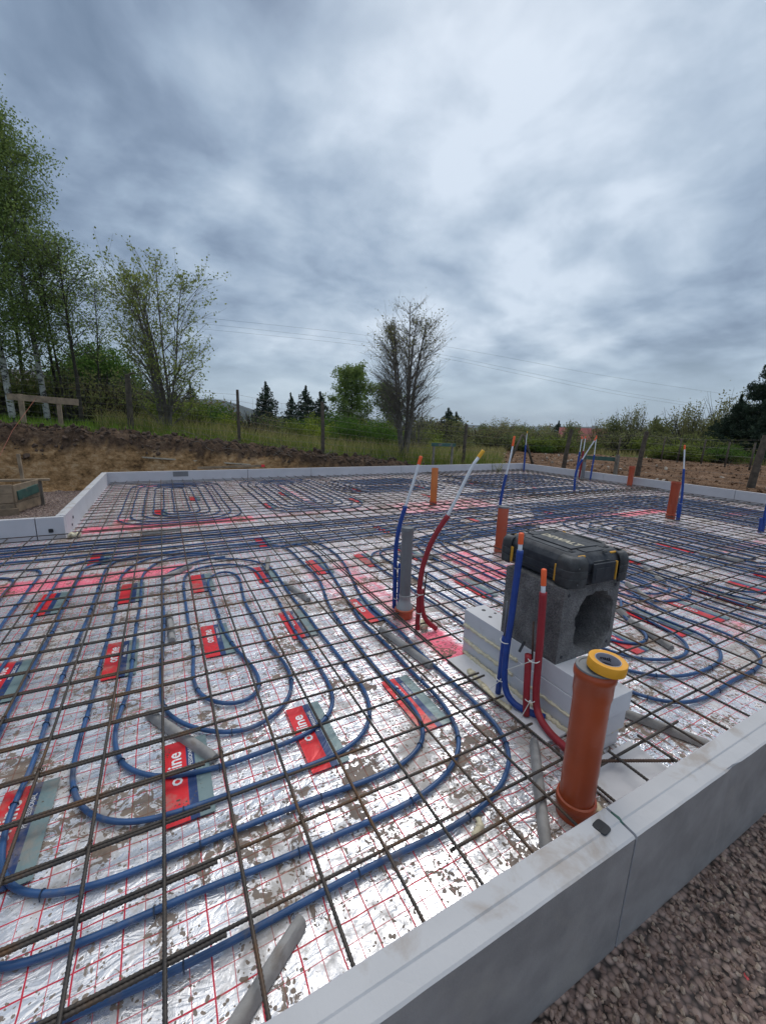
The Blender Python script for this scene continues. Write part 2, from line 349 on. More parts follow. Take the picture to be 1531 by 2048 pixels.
class MB:
    def __init__(s): s.v=[];s.f=[];s.m=[]
    def add(s,v,f,m=0):
        k=len(s.v); s.v+= [tuple(p) for p in v]; s.f+=[tuple(i+k for i in q) for q in f]; s.m+=[m]*len(f)
    def box(s,x0,x1,y0,y1,z0,z1,m=0):
        v=[(x0,y0,z0),(x1,y0,z0),(x1,y1,z0),(x0,y1,z0),(x0,y0,z1),(x1,y0,z1),(x1,y1,z1),(x0,y1,z1)]
        s.add(v,[(0,3,2,1),(4,5,6,7),(0,1,5,4),(1,2,6,5),(2,3,7,6),(3,0,4,7)],m)
    def beam(s,a,b,wd,ht,m=0,upv=(0,0,1)):
        a,b=Vector(a),Vector(b); d=(b-a).normalized(); u=Vector(upv)
        sx=d.cross(u)
        if sx.length<1e-4: sx=d.cross(Vector((0,1,0)))
        sx.normalize(); u=sx.cross(d).normalized()
        P=[];
        for p in (a,b):
            for i,j in ((-1,-1),(1,-1),(1,1),(-1,1)): P.append(p+sx*(i*wd/2)+u*(j*ht/2))
        s.add(P,[(0,3,2,1),(4,5,6,7),(0,1,5,4),(1,2,6,5),(2,3,7,6),(3,0,4,7)],m)
    def tube(s,pts,r,n=8,m=0,caps=True):
        pts=[Vector(p) for p in pts]; N=len(pts); rad=r if hasattr(r,'__len__') else [r]*N
        k=len(s.v); T=[]
        for i in range(N):
            a=pts[max(i-1,0)];b=pts[min(i+1,N-1)]; d=(b-a)
            T.append(d.normalized() if d.length>1e-9 else Vector((0,0,1)))
        ref=Vector((0,0,1)) if abs(T[0].z)<.9 else Vector((1,0,0))
        x=T[0].cross(ref).normalized()
        for i in range(N):
            x=(x-T[i]*x.dot(T[i])); 
            x=x.normalized() if x.length>1e-6 else T[i].orthogonal().normalized()
            y=T[i].cross(x)
            for j in range(n):
                a=2*math.pi*j/n; s.v.append(tuple(pts[i]+x*(math.cos(a)*rad[i])+y*(math.sin(a)*rad[i])))
        for i in range(N-1):
            for j in range(n):
                a=k+i*n+j;b=k+i*n+(j+1)%n; s.f.append((a,b,b+n,a+n)); s.m.append(m)
        if caps:
            s.f.append(tuple(k+j for j in range(n))[::-1]); s.m.append(m)
            s.f.append(tuple(k+(N-1)*n+j for j in range(n))); s.m.append(m)
    def lathe(s,prof,n=40,m=0,c=(0,0,0),cap0=False,cap1=False):
        k=len(s.v)
        for r,z in prof:
            for j in range(n):
                a=2*math.pi*j/n; s.v.append((c[0]+r*math.cos(a),c[1]+r*math.sin(a),c[2]+z))
        for i in range(len(prof)-1):
            for j in range(n):
                a=k+i*n+j;b=k+i*n+(j+1)%n; s.f.append((a,b,b+n,a+n)); s.m.append(m)
        if cap0: s.f.append(tuple(k+j for j in range(n))[::-1]); s.m.append(m)
        if cap1: s.f.append(tuple(k+(len(prof)-1)*n+j for j in range(n))); s.m.append(m)
    def build(s,name,mats,parent=None,smooth=False,loc=None,attrs=None):
        return mk(name,s.v,s.f,mats,parent,smooth,s.m,attrs,loc)
def autosmooth(o,ang=35):
    me=o.data; me.polygons.foreach_set('use_smooth',[True]*len(me.polygons))
    try: me.set_sharp_from_angle(angle=R(ang))
    except Exception: pass
    return o
def bevel(o,wd,seg=2,ang=40):
    b=o.modifiers.new('bevel','BEVEL'); b.width=wd; b.segments=seg; b.limit_method='ANGLE'; b.angle_limit=R(ang); return o
def catmull(P,step):
    P=[Vector(p) for p in P]; out=[]
    for i in range(len(P)-1):
        p0=P[max(i-1,0)];p1=P[i];p2=P[i+1];p3=P[min(i+2,len(P)-1)]
        n=max(1,int((p2-p1).length/step))
        for k in range(n):
            u=k/n; out.append(.5*((2*p1)+(p2-p0)*u+(2*p0-5*p1+4*p2-p3)*u*u+(3*p1-p0-3*p2+p3)*u*u*u))
    out.append(P[-1]); return out
def smoothpts(P,k=2):
    P=[Vector(p) for p in P]
    for _ in range(k): P=[P[0]]+[(P[i-1]+P[i]*2+P[i+1])/4 for i in range(1,len(P)-1)]+[P[-1]]
    return P
def text_mesh(txt,size,mat,name,parent,mw,ext=0.0005,spacing=1.0,bold=0.0):
    cu=bpy.data.curves.new('t','FONT'); cu.body=txt; cu.size=size; cu.extrude=ext; cu.space_character=spacing; cu.resolution_u=2; cu.offset=bold
    o=bpy.data.objects.new('t',cu); C.objects.link(o); bpy.context.view_layer.update()
    me=bpy.data.meshes.new_from_object(o.evaluated_get(bpy.context.evaluated_depsgraph_get()))
    bpy.data.objects.remove(o); me.transform(mw); me.materials.clear(); me.materials.append(mat)
    ob=bpy.data.objects.new(name,me); C.objects.link(ob)
    if parent is not None: ob.parent=parent
    return ob
def fbm(x,y,z=0,o=4): return mnoise.fractal(Vector((x,y,z)),1.0,2.0,o)

# ---------------- terrain ----------------
def ztop(x): return float(np.interp(x,[-14,-6,-3,-.8,1.7,3.85,5.4,7,9,12,16,30],[1.25,1.12,.97,.86,.60,.34,.18,.10,.02,-.12,-.18,-.15]))
def sstep(a,b,x):
    u=min(1,max(0,(x-a)/(b-a))); return u*u*(3-2*u)
def ground(x,y):
    zt=ztop(x); base=-.18
    n=fbm(x*.9,y*.9,1)*.5; n2=fbm(x*3.2,y*3.2,5)
    if y>8.6 and x<10.9:
        yb=8.95+.22*n
        k=sstep(yb,yb+.45,y)
        z=base+(zt-base)*k
        if x<7.2:
            md=math.exp(-((y-9.75-.15*n)/.42)**2)*(.13+.07*n2)*sstep(7.2,5.5,x)
            z+=md+ .05*n2*k*sstep(10.8,9.8,y)
            if k>0 and k<1: z+=.06*n2+.05*fbm(x*8,y*8,2)
        return z+.02*n2*k - .012*max(0,y-12)*0
    if x>=10.4:
        z=-.20+.06*n2*sstep(10.4,10.8,x)+.08*n*sstep(10.5,12,x)
        far=math.hypot(x+.1,y+1.3)
        z2=z-(far-32)*.05 if far>32 else z
        return max(z2,-5+.2*n)
    return base
def ground_all(x,y):
    z=ground(x,y)
    far=math.hypot(x+.1,y+1.3)
    if y>12 and x<10.9: z=z-sstep(16,60,far)*1.6
    if far>45: z=z-min(2.5,(far-45)*.05) if x<10.9 else z
    if far>120: z=z*.0-5.0
    if x<-1.33 and y>4.3 and y<=8.6: pass
    return z
def field_zone(x,y):
    n=fbm(x*.5,y*.5,9)*1.4
    if x>=10.3: return math.hypot(x,y)<29.5+n*1.5 and (y<9.4+n*.5+ (x-10)*1.0)
    return y>8.6 and x>8.2+.3*n and y<8.7+(x-8.2)*.45+.2*n
def gen_axis(segs):
    a=[]
    for s0,s1,d in segs:
        k=max(1,int(round((s1-s0)/d))); a+=[s0+(s1-s0)*i/k for i in range(k)]
    a.append(segs[-1][1]); return a
XS=gen_axis([(-400,-60,40),(-60,-12,4),(-12,-5,.35),(-5,8,.09),(8,20,.12),(20,36,.35),(36,80,3),(80,400,25)])
YS=gen_axis([(-60,-8,6),(-8,8.5,.55),(8.5,11.2,.055),(11.2,14,.2),(14,34,.7),(34,80,3),(80,400,25)])
nx,ny=len(XS),len(YS)
TV=np.zeros((ny,nx,3)); 
for j,y in enumerate(YS):
    for i,x in enumerate(XS): TV[j,i]=(x,y,ground_all(x,y))
zones={'gravel':[], 'soil':[], 'grass_ground':[]}
for j in range(ny-1):
    yc=(YS[j]+YS[j+1])/2
    for i in range(nx-1):
        xc=(XS[i]+XS[i+1])/2
        nn_=fbm(xc*1.5,yc*1.5,3)
        if yc<8.95 and xc<10.4 and math.hypot(xc,yc)<40: z='gravel'
        elif field_zone(xc,yc): z='soil'
        elif 8.9<yc<10.05+.25*nn_+max(0,.0) and xc<6.6+.6*nn_ and xc>-12: z='soil'
        elif xc<-9: z='grass_ground'
        else: z='grass_ground'
        a=j*nx+i; zones[z].append((a,a+1,a+1+nx,a+nx))
V=TV.reshape(-1,3)
for z,fs in zones.items():
    fs=np.array(fs); used,inv_=np.unique(fs,return_inverse=True); inv_=inv_.reshape(fs.shape); vv=V[used]
    at=None
    if z=='soil':
        dk=[];fl=[]
        for p in vv:
            n=fbm(p[0]*2,p[1]*2,2)*.15
            hrel=(p[2]+.18)/(ztop(p[0])+.18+1e-3)
            dk.append(1. if p[1]>8.6 and p[0]<10 and (hrel>.80+n*.8) else (sstep(2.2,4.2,p[0])*.75)); fl.append(sstep(6.5,8.0,p[0]))
        at={'dark':('POINT',dk),'field':('POINT',fl)}
    o=mk(z,vv,inv_,{'gravel':gravel_m,'soil':soil_m,'grass_ground':grassg_m}[z],smooth=(z!='soil'),attrs=at); tag(o,kind='structure')
# far land to the horizon
FX=[-9000,-2000,-400,400,2000,9000]
mb=MB()
for i in range(5):
    for j in range(5):
        if i==2 and j==2: continue
        mb.add([(FX[i],FX[j],-5),(FX[i+1],FX[j],-5),(FX[i+1],FX[j+1],-5),(FX[i],FX[j+1],-5)],[(0,1,2,3)])
tag(mb.build('far_ground',groundmat('far_land',[(.05,.065,.03),(.07,.085,.04)],.01,0,.1)),kind='structure')
tag(mk('far_ground',[(-60,-60,-.19),(400,-60,-.19),(400,-400,-5),(-400,-400,-5),(-400,-60,-.19)],[(3,2,1,0),(3,0,4)],grassg_m),kind='structure')
# hills
hill_m=groundmat('hazed_forest',[(.020,.032,.028),(.035,.050,.042)],.01,0,1)  # forest green shifted to blue-grey, distance haze mixed into the colour
def ridge(name,az0,az1,D,hf,n=60,depth=700):
    vv=[];ff=[]
    for i in range(n+1):
        a=R(az0+(az1-az0)*i/n); s=math.sin(a);c=math.cos(a); h=hf(i/n)+D*.0016*fbm(i*.35,D*.01,0)
        for k,(dd,hh) in enumerate(((0,-5),(.35*depth,-5+(h+5)*.75),(.6*depth,h),(depth,h*.7),(depth*1.6,-6))):
            q=D+dd; vv.append((s*q,c*q,hh))
    for i in range(n):
        for k in range(4): a=i*5+k; ff.append((a,a+5,a+6,a+1))
    return tag(mk(name,vv,ff,hill_m,smooth=True),kind='structure')

ridge('hills',-25,15,2500,lambda u:5+118*math.exp(-((u-.77)/.16)**2)+60*math.exp(-((u-.4)/.2)**2))
ridge('hills',8,85,4200,lambda u:38+14*math.sin(u*9)+10*math.sin(u*23+1))

# ---------------- insulation edge boards ----------------
def board(x0,y0,x1,y1,inn,label,zb=-.19,zt=.238,jag0=False,jag1=False,extra=None,t0=0,t1=0):
    """edge board from (x0,y0) to (x1,y1) along its inner face; inn = unit vector to the outside; thickness .095"""
    a=Vector((x0,y0,0)); b=Vector((x1,y1,0)); o=Vector((inn[0],inn[1],0)); L=(b-a).length; d=(b-a)/L
    prof=[(0,zb),(0,zt-.002),(.003,zt),(.046,zt+.001),(.050,zt-.003),(.089,zt-.006),(.095,zt-.010),(.095,zb)]
    n=max(2,int(L/.05)); v=[];f=[];m=[]; rs=random.Random(int(x0*97+y0*31))
    for i in range(n+1):
        u=i/n
        for k,(q,z) in enumerate(prof):
            e=0; ez=0
            if k in (5,6): 
                c=fbm(u*L*9,x0+y0,3); e=-.003*max(0,c); ez=-.004*max(0,c)
                if k==6 and rs.random()<.03: ez-=.006; e-=.005
            s=(-t0*q/.095)*(1-u)+( t1*q/.095)*u
            p=a+d*(u*L+s)+o*(q+e); v.append((p.x,p.y,z+ez+.0012*fbm(u*L*2,k,7)))
    K=len(prof)
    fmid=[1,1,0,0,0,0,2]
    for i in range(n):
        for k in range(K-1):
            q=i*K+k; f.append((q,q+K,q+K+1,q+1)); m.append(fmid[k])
    f.append(tuple(range(K))); m.append(1); f.append(tuple(n*K+k for k in range(K))[::-1]); m.append(1)
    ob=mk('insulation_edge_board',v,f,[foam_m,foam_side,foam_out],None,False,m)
    # make outward orientation consistent
    return tag(ob,label,'foam board','rigid foam boards edging the slab')
G=.0045
B1=board(-3.2,-.70,.975-G,-.70,(0,-1),'nearest grey-faced foam edge board, left of the joint beside the big orange pipe')
B2=board(.975+G,-.70,4.6,-.70,(0,-1),'near foam edge board running off to the right, right of the open joint')
board(4.6+2*G,-.70,10.135,-.70,(0,-1),'foam edge board at the far right end of the near edge',t1=.095)
bx=[-1.135,1.55,3.05,5.6,8.1,10.135]
nm=['short white foam board with grey tape at the back left corner','white foam edge board of the back edge, second from the left corner','white foam edge board of the back edge, in front of the bare tree','white foam edge board of the back edge, behind the yellow-capped tube','white foam edge board at the right end of the back edge']
for i in range(5): board(bx[i]+(G if i else 0),8.43,bx[i+1]-(G if i<4 else 0),8.43,(0,1),nm[i],t0=.095 if i==0 else 0,t1=.095 if i==4 else 0)
ry=[8.43,5.6,2.7,-.70]
nm=['far foam edge board of the right edge, behind the cluster of tubes','middle foam edge board of the right edge, behind the two orange stubs','nearest foam edge board of the right edge, running out of the picture']
for i in range(3): board(10.135,ry[i]-(G if i else 0),10.135,ry[i+1]+(G if i<2 else 0),(1,0),nm[i],t0=.095 if i==0 else 0,t1=.095 if i==2 else 0)
board(-1.135,4.33,-1.135,8.43,(-1,0),'white foam edge board of the left edge with nicks along its top',t0=0,t1=.095)
board(-1.135-.001,4.235,-1.38,4.235,(0,1),'short white foam corner piece with a black square plug')
board(-1.38-2*G,4.235,-4.2,4.235,(0,1),'white foam edge board running off at the left of the photo')
# grey tape, black plugs
mb=MB(); mb.box(.03,.32,8.424,8.4285,.12,.225); tag(mb.build('grey_tape_patch',greypvc),'grey tape patch stuck on the back edge board','tape','small marks on the boards')
def plug(loc,size,axis,label):
    mb=MB(); n=24; P=[]
    for i in range(n):
        a=2*math.pi*i/n; c,s=math.cos(a),math.sin(a); k=(abs(c)**5+abs(s)**5)**(-1/5)
        P.append((c*k*size,s*k*size))
    k0=len(mb.v)
    for dz in (0,.006): mb.v+=[(p[0]*(1 if dz==0 else .93),p[1]*(1 if dz==0 else .93),dz) for p in P]
    for i in range(n): j=(i+1)%n; mb.f.append((i,j,j+n,i+n)); mb.m.append(0)
    mb.f.append(tuple(range(n,2*n))); mb.m.append(0)
    # a recessed slot line
    mb.box(-size*.75,size*.1,-size*.12,-size*.02,.0062,.0075,0)
    o=mb.build('fixing_plug',blackp); o.location=loc
    if axis=='y': o.rotation_euler=(R(90),0,0)
    if axis=='x': o.rotation_euler=(0,R(90),0)
    return tag(o,label,'plug')
p=plug((.905,-.736,.2335),.0205,'z','black square plastic plug let into the top of the near board'); p.rotation_euler=(0,0,R(8)); p.scale=(1,1,.5); p.location.z=.2378
plug((-1.26,4.234,.09),.022,'y','black square plug in the foam corner piece at left')
plug((-1.134,4.72,.13),.016,'x','upper dark oval plug on the left edge board')
plug((-1.134,4.62,-.0+.06),.014,'x','lower dark plug on the left edge board')
# painted gap shadow and loose glue in the near joint and chips on the boards
mb=MB(); mb.box(.975-G+.0005,.975+G-.0005,-.792,-.702,-.17,.215); mb.build('joint_shadow',ink_shade,B1)  # dark strip standing in for the shadow inside the open joint
mb=MB(); mb.tube([(.974,-.718,.238),(.976,-.74,.236),(.973,-.758,.233)],[.003,.006,.003],8); o=mb.build('joint_glue',greenp,B1,True)
# ---------------- foil ----------------
def floor_ok(x,y): return y<4.24 or x>-1.14
xs=np.arange(-4.2,10.14,.05); ys=np.arange(-.70,8.435,.05)
PB=[(-1.4,-.02,2.58,2.80,.9,.12),(-1.0,.9,4.38,4.62,.95,.1),(.9,3.2,4.50,4.66,.5,.1),(3.2,5.0,3.95,4.75,.62,.15),(1.27,1.42,.45,.75,1.,.06),(1.26,1.42,.85,2.3,.62,.12),(4.0,6.4,2.72,2.92,.62,.1),(6.4,7.8,2.62,2.8,.95,.08),(-.1,.8,2.62,2.75,.35,.12),
 (-.72,-.60,4.66,5.0,1.,.05),(2.1,3.0,1.35,1.55,.75,.1),(2.4,2.7,1.5,2.1,.7,.1),(3.0,3.7,.35,.75,.45,.12),(4.6,6.9,4.55,4.65,.5,.08),(-.55,-.3,7.95,8.1,.9,.05),(8.2,9.3,1.9,2.1,.7,.1),(3.1,3.5,-.15,.05,.5,.1),(.95,1.05,1.5,2.2,.5,.1),(1.6,1.9,2.4,2.6,.4,.1),(5.5,9.5,.9,1.0,.55,.06),(2.0,2.05,4.9,7.6,.55,.05)]
def paintv(x,y):
    v=0
    for x0,x1,y0,y1,a,s in PB:
        dd=math.hypot(max(x0-x,0,x-x1),max(y0-y,0,y-y1)); 
        if dd<s: v=max(v,a*(1-dd/s))
    return v
mb=MB(); pa=[];wr=[]; idx={}
def wrinkle(x,y): return min(1,math.exp(-((x-1.12)**2/.10+(y+.35)**2/.16))*1.5+.4*math.exp(-((x-1.7)**2/.3+(y+.5)**2/.06)))
for j,y in enumerate(ys):
    for i,x in enumerate(xs):
        w_=wrinkle(x,y)
        z=.004*fbm(x*2.5,y*2.5,1)+.0025*fbm(x*7,y*16,2)+w_*.010*fbm(x*11,y*11,4)
        idx[i,j]=len(mb.v); mb.v.append((x,y,z-.002)); pa.append(paintv(x,y)); wr.append(w_)
for j in range(len(ys)-1):
    for i in range(len(xs)-1):
        if floor_ok(xs[i]+.025,ys[j]+.025): mb.f.append((idx[i,j],idx[i+1,j],idx[i+1,j+1],idx[i,j+1])); mb.m.append(0)
foil=mb.build('reflective_foil',foil_m,smooth=True,attrs={'paint':('POINT',pa),'wrinkle':('POINT',wr)})
tag(foil,'silver insulation foil with red grid lines spread over the whole slab','foil')
# printed patches every half metre in each one metre wide strip
def printed(x,y,detail=True):
    mb=MB(); z0=.0068; n=6
    for (a,b,m) in ((0,.078,0),(.078,.108,1),(.108,.158,2)):
        for k in range(n):
            ya,yb=y+.02+.40*k/n,y+.02+.40*(k+1)/n
            mb.add([(x+a,ya,z0),(x+b,ya,z0),(x+b,yb,z0),(x+a,yb,z0)],[(0,1,2,3)],m)
    o=mb.build('printed_patch',[pr_red,pr_navy,pr_grey],foil)
    if detail:
        rot=Matrix.Rotation(R(90),4,'Z')
        text_mesh('online',.072,pr_white,'lettering',o,Matrix.Translation((x+.060,y+.185,z0+.001))@rot@Matrix.Diagonal((.98,1,1,1)),bold=.0012)
        text_mesh('PROFESSIONAL',.021,pr_white,'lettering',o,Matrix.Translation((x+.100,y+.225,z0+.001))@rot)
for (xx,yy) in [(-.70,0),(-.20,0),(.305,0),(.81,0),(2.36,-.02),(2.86,-.02),(3.36,-.02),(3.87,-.02),(4.38,-.02),(4.9,-.02),
   (-.985,1.02),(-.485,1.02),(.015,1.02),(.52,1.02),(1.04,1.02),(2.06,1.02),(2.57,1.02),(3.08,1.02),(3.6,1.02),(4.1,1.02),(5.1,1.02),
   (-.985,2.03),(-.485,2.03),(.015,2.03),(.52,2.03),(1.03,2.03),(1.54,2.03),(2.06,2.03)]: printed(xx,yy,yy<1.5 and xx<4)
for k in range(18): printed(-.8+.51*k,(3.05,5.05,6.06)[k%3],False)
# base boards around the cast-in box
# ---------------- heating pipes ----------------
PT={'loop':[(0.38,2.19),(0.34,1.71),(0.35,1.46),(0.36,1.30),(0.36,1.13),(0.36,1.01),(0.38,0.90),(0.40,0.83),(0.41,0.76),(0.40,0.67),(0.40,0.60),(0.37,0.52),(0.32,0.45),(0.26,0.40),(0.21,0.37),(0.15,0.36),(0.09,0.35),(0.05,0.36),(-0.05,0.42),(-0.13,0.49),(-0.18,0.59),(-0.21,0.71),(-0.21,0.83),(-0.21,1.01),(-0.20,1.29),(-0.19,1.63),(-0.20,2.08),(-0.19,2.44),(-0.15,2.59),(-0.07,2.68),(0.04,2.78),(0.17,2.86),(0.35,2.86)],
'inner':[(0.38,2.19),(0.35,2.42),(0.23,2.43),(0.14,2.30),(0.13,2.00),(0.14,1.62),(0.14,1.36),(0.17,1.12),(0.20,0.97),(0.22,0.89),(0.25,0.80),(0.26,0.69),(0.24,0.61),(0.20,0.56),(0.14,0.53),(0.07,0.54),(0.01,0.60),(-0.05,0.71),(-0.07,0.85),(-0.05,1.01),(-0.04,1.22),(-0.05,1.45),(-0.05,1.73),(-0.05,2.15),(-0.03,2.45),(0.03,2.56),(0.14,2.65),(0.31,2.63),(0.46,2.53),(0.54,2.39),(0.55,2.06),(0.57,1.73),(0.56,1.42),(0.55,1.10),(0.56,0.87),(0.56,0.67),(0.56,0.55),(0.56,0.45),(0.54,0.35),(0.49,0.30),(0.44,0.25),(0.37,0.21),(0.29,0.21),(0.22,0.21),(0.17,0.21),(0.10,0.20),(-0.01,0.20),(-0.11,0.20),(-0.20,0.23),(-0.27,0.27),(-0.32,0.32),(-0.36,0.39),(-0.38,0.46),(-0.39,0.56),(-0.39,0.67),(-0.37,0.74),(-0.35,0.92),(-0.35,1.17),(-0.35,1.44),(-0.35,1.68),(-0.34,2.01),(-0.35,2.42),(-0.34,2.67),(-0.28,2.83),(-0.19,2.99),(0.02,3.02),(0.27,3.00)],
'c':[(0.25,2.84),(0.34,2.80),(0.55,2.65),(0.67,2.44),(0.69,2.19),(0.68,1.77),(0.69,1.36),(0.69,1.04),(0.70,0.77),(0.70,0.51),(0.71,0.37),(0.68,0.26),(0.64,0.18),(0.60,0.13),(0.54,0.09),(0.42,0.05),(0.30,0.05),(0.19,0.06),(0.08,0.06),(-0.03,0.06),(-0.12,0.06),(-0.20,0.06),(-0.28,0.07),(-0.35,0.10),(-0.41,0.15),(-0.46,0.22),(-0.49,0.29),(-0.51,0.37),(-0.51,0.46),(-0.51,0.56),(-0.51,0.67),(-0.50,0.73),(-0.50,0.90),(-0.50,1.09),(-0.50,1.31),(-0.49,1.60),(-0.49,1.87),(-0.50,2.21),(-0.51,2.58),(-0.47,2.81),(-0.38,3.02),(-0.26,3.10),(-0.04,3.15)],
'e':[(0.40,3.23),(0.65,3.21),(0.89,3.07),(0.98,2.88),(0.99,2.40),(0.99,1.91),(0.92,1.57),(0.87,1.25),(0.85,0.88),(0.84,0.62),(0.84,0.40),(0.85,0.31),(0.86,0.18),(0.86,0.09),(0.82,-0.01),(0.78,-0.06),(0.69,-0.09),(0.56,-0.11),(0.40,-0.10),(0.26,-0.09),(0.15,-0.09),(0.01,-0.09),(-0.10,-0.09),(-0.20,-0.09),(-0.30,-0.09),(-0.39,-0.09),(-0.45,-0.08),(-0.52,-0.05),(-0.56,-0.02),(-0.60,0.02),(-0.62,0.06),(-0.64,0.10),(-0.65,0.19),(-0.66,0.25),(-0.66,0.31),(-0.66,0.37),(-0.65,0.42),(-0.64,0.50),(-0.65,0.60),(-0.65,0.78),(-0.66,0.98),(-0.66,1.13),(-0.65,1.33),(-0.65,1.58),(-0.64,1.81),(-0.64,2.12),(-0.64,2.44),(-0.64,2.84),(-0.61,3.06),(-0.52,3.17),(-0.30,3.24)],
'f':[(0.97,3.18),(1.14,2.97),(1.20,2.56),(1.15,2.11),(1.09,1.68),(1.00,1.08),(1.01,0.81),(1.01,0.61),(1.00,0.40),(1.01,0.25),(1.00,0.09),(0.98,0.01),(0.95,-0.07),(0.92,-0.11),(0.88,-0.16),(0.81,-0.20),(0.75,-0.23),(0.64,-0.26),(0.56,-0.26),(0.45,-0.26),(0.30,-0.25),(0.17,-0.25),(0.11,-0.25),(-0.01,-0.24),(-0.11,-0.23),(-0.20,-0.23),(-0.29,-0.23),(-0.37,-0.23),(-0.45,-0.22),(-0.52,-0.22),(-0.55,-0.21),(-0.61,-0.19),(-0.68,-0.12),(-0.71,-0.05)],
'g':[(1.30,3.12),(1.38,2.68),(1.34,2.18),(1.17,1.43),(1.16,1.05),(1.17,0.82),(1.15,0.58),(1.15,0.38),(1.15,0.09),(1.14,-0.03),(1.14,-0.10),(1.12,-0.18),(1.08,-0.24),(1.04,-0.28),(0.99,-0.32),(0.93,-0.35),(0.86,-0.38),(0.78,-0.39),(0.71,-0.40),(0.62,-0.40),(0.55,-0.40),(0.41,-0.39),(0.28,-0.39),(0.16,-0.39),(0.08,-0.39),(-0.01,-0.40),(-0.10,-0.40),(-0.20,-0.39),(-0.28,-0.39),(-0.35,-0.39),(-0.42,-0.37),(-0.48,-0.36)],
'R2':[(3.05,0.55),(2.75,0.34),(2.76,0.31),(2.72,0.20),(2.67,0.11),(2.61,0.05),(2.53,0.04),(2.44,0.06),(2.38,0.10),(2.34,0.16),(2.34,0.27)],
'R3':[(2.92,0.47),(2.90,0.36),(2.87,0.22),(2.87,0.10),(2.82,-0.01),(2.80,-0.07),(2.72,-0.12),(2.62,-0.15),(2.50,-0.14),(2.37,-0.10),(2.28,-0.05),(2.23,0.03),(2.21,0.14)],
'R4':[(3.04,0.58),(3.02,0.40),(3.00,0.20),(3.01,0.07),(3.02,-0.03),(2.97,-0.15),(2.88,-0.22),(2.80,-0.26),(2.66,-0.28),(2.48,-0.28),(2.33,-0.26),(2.23,-0.22),(2.16,-0.16),(2.11,-0.09),(2.08,0.00)],
'R5':[(3.33,0.74),(3.26,0.54),(3.16,0.29),(3.17,0.12),(3.19,-0.03),(3.18,-0.17),(3.14,-0.28),(3.07,-0.34),(2.98,-0.39),(2.82,-0.41),(2.61,-0.40),(2.39,-0.41),(2.25,-0.42),(2.14,-0.41),(2.07,-0.39),(2.01,-0.34),(1.97,-0.29),(1.94,-0.23),(1.92,-0.14)],
}
def pipe(pts,label,clips=True,r=.0098,z=.0135,group='blue underfloor heating pipes',stepc=.42,n=8,raw=False):
    P=[Vector((p[0],p[1],z)) for p in pts]
    if not raw: P=smoothpts(catmull(smoothpts(catmull(P,.06),3),.025),2)
    P=[Vector((p.x,p.y,z+.0025*fbm(p.x*3,p.y*3,2))) for p in P]
    mb=MB(); mb.tube(P,r,n); o=mb.build('heating_pipe',pipeblue,None,True)
    tag(o,label,'heating pipe',group)
    if clips:
        acc=.2; k=0
        for i in range(1,len(P)-1):
            acc+=(P[i]-P[i-1]).length
            if acc>stepc and k<90:
                acc=rng.uniform(-.06,.06); k+=1
                d=(P[i+1]-P[i-1]).normalized(); s=d.cross(Vector((0,0,1))).normalized(); c=MB()
                arc=[P[i]+s*(math.cos(a)*(r+.0016))+Vector((0,0,1))*(math.sin(a)*(r+.0016)) for a in [math.pi*q/8 for q in range(9)]]
                arc=[arc[0]-Vector((0,0,.012))]+arc+[arc[-1]-Vector((0,0,.012))]
                c.tube(arc,.0021,5); c.tube([P[i]+Vector((0,0,r+.001)),P[i]+Vector((0,0,r+.006))],.0022,5); c.build('pipe_clip',clip_m,o)
    return o
cc=0
pipe(PT['inner'],'blue pipe of the innermost oval turns of the front left coil')
pipe(PT['loop'],'blue pipe making the second U turn of the front left coil')
pipe(PT['c']+[(3.0,3.15),(6.5,3.22)] if False else PT['c'],'blue pipe making the third U turn of the front left coil, over three printed patches')
pipe(PT['e']+[(.4,3.02),(2.2,3.05),(4.5,3.1)],'blue pipe making the fourth wide U turn of the front left coil')
pipe(PT['f'],'blue pipe making the fifth wide U turn of the front left coil')
pipe(PT['g'],'outermost blue pipe of the front left coil, nearest to the near edge board')
def fillet(poly,rad,closed=False,n=7):
    P=[Vector((*p,0)) for p in poly]; out=[]
    N=len(P)
    for i in range(N):
        if not closed and i in (0,N-1): out.append(P[i]); continue
        a,b,c=P[i-1],P[i],P[(i+1)%N]; u=(a-b);v=(c-b); q=min(rad,u.length*.49,v.length*.49)
        u.normalize(); v.normalize(); s=b+u*q; e=b+v*q
        for k in range(n+1):
            tt=k/n; out.append((1-tt)**2*s+2*tt*(1-tt)*b+tt*tt*e)
    if closed: out.append(out[0].copy())
    return out
def dens(P,st=.06):
    o=[]
    for a,b in zip(P[:-1],P[1:]):
        n=max(1,int((b-a).length/st)); o+=[a+(b-a)*k/n for k in range(n)]
    return o+[P[-1]]
def jit(P,a=.012): return [Vector((p.x+a*fbm(p.x*2,p.y*2,11),p.y+a*fbm(p.x*2,p.y*2,23),0)) for p in P]
def run(poly,label,rad=.12,clips=False,n=6,**k): return pipe(jit(dens(fillet(poly,rad),.08)),label,clips,n=n,raw=True,**k)
# the traced turns on the right of the stack
pipe(PT['R2'],'innermost small U of blue pipe right of the concrete block')
pipe(PT['R3'],'second U of blue pipe right of the concrete block')
pipe(PT['R4'],'third U of blue pipe right of the concrete block')
pipe(PT['R5'],'fourth U of blue pipe right of the foam stack, nearest the near edge')
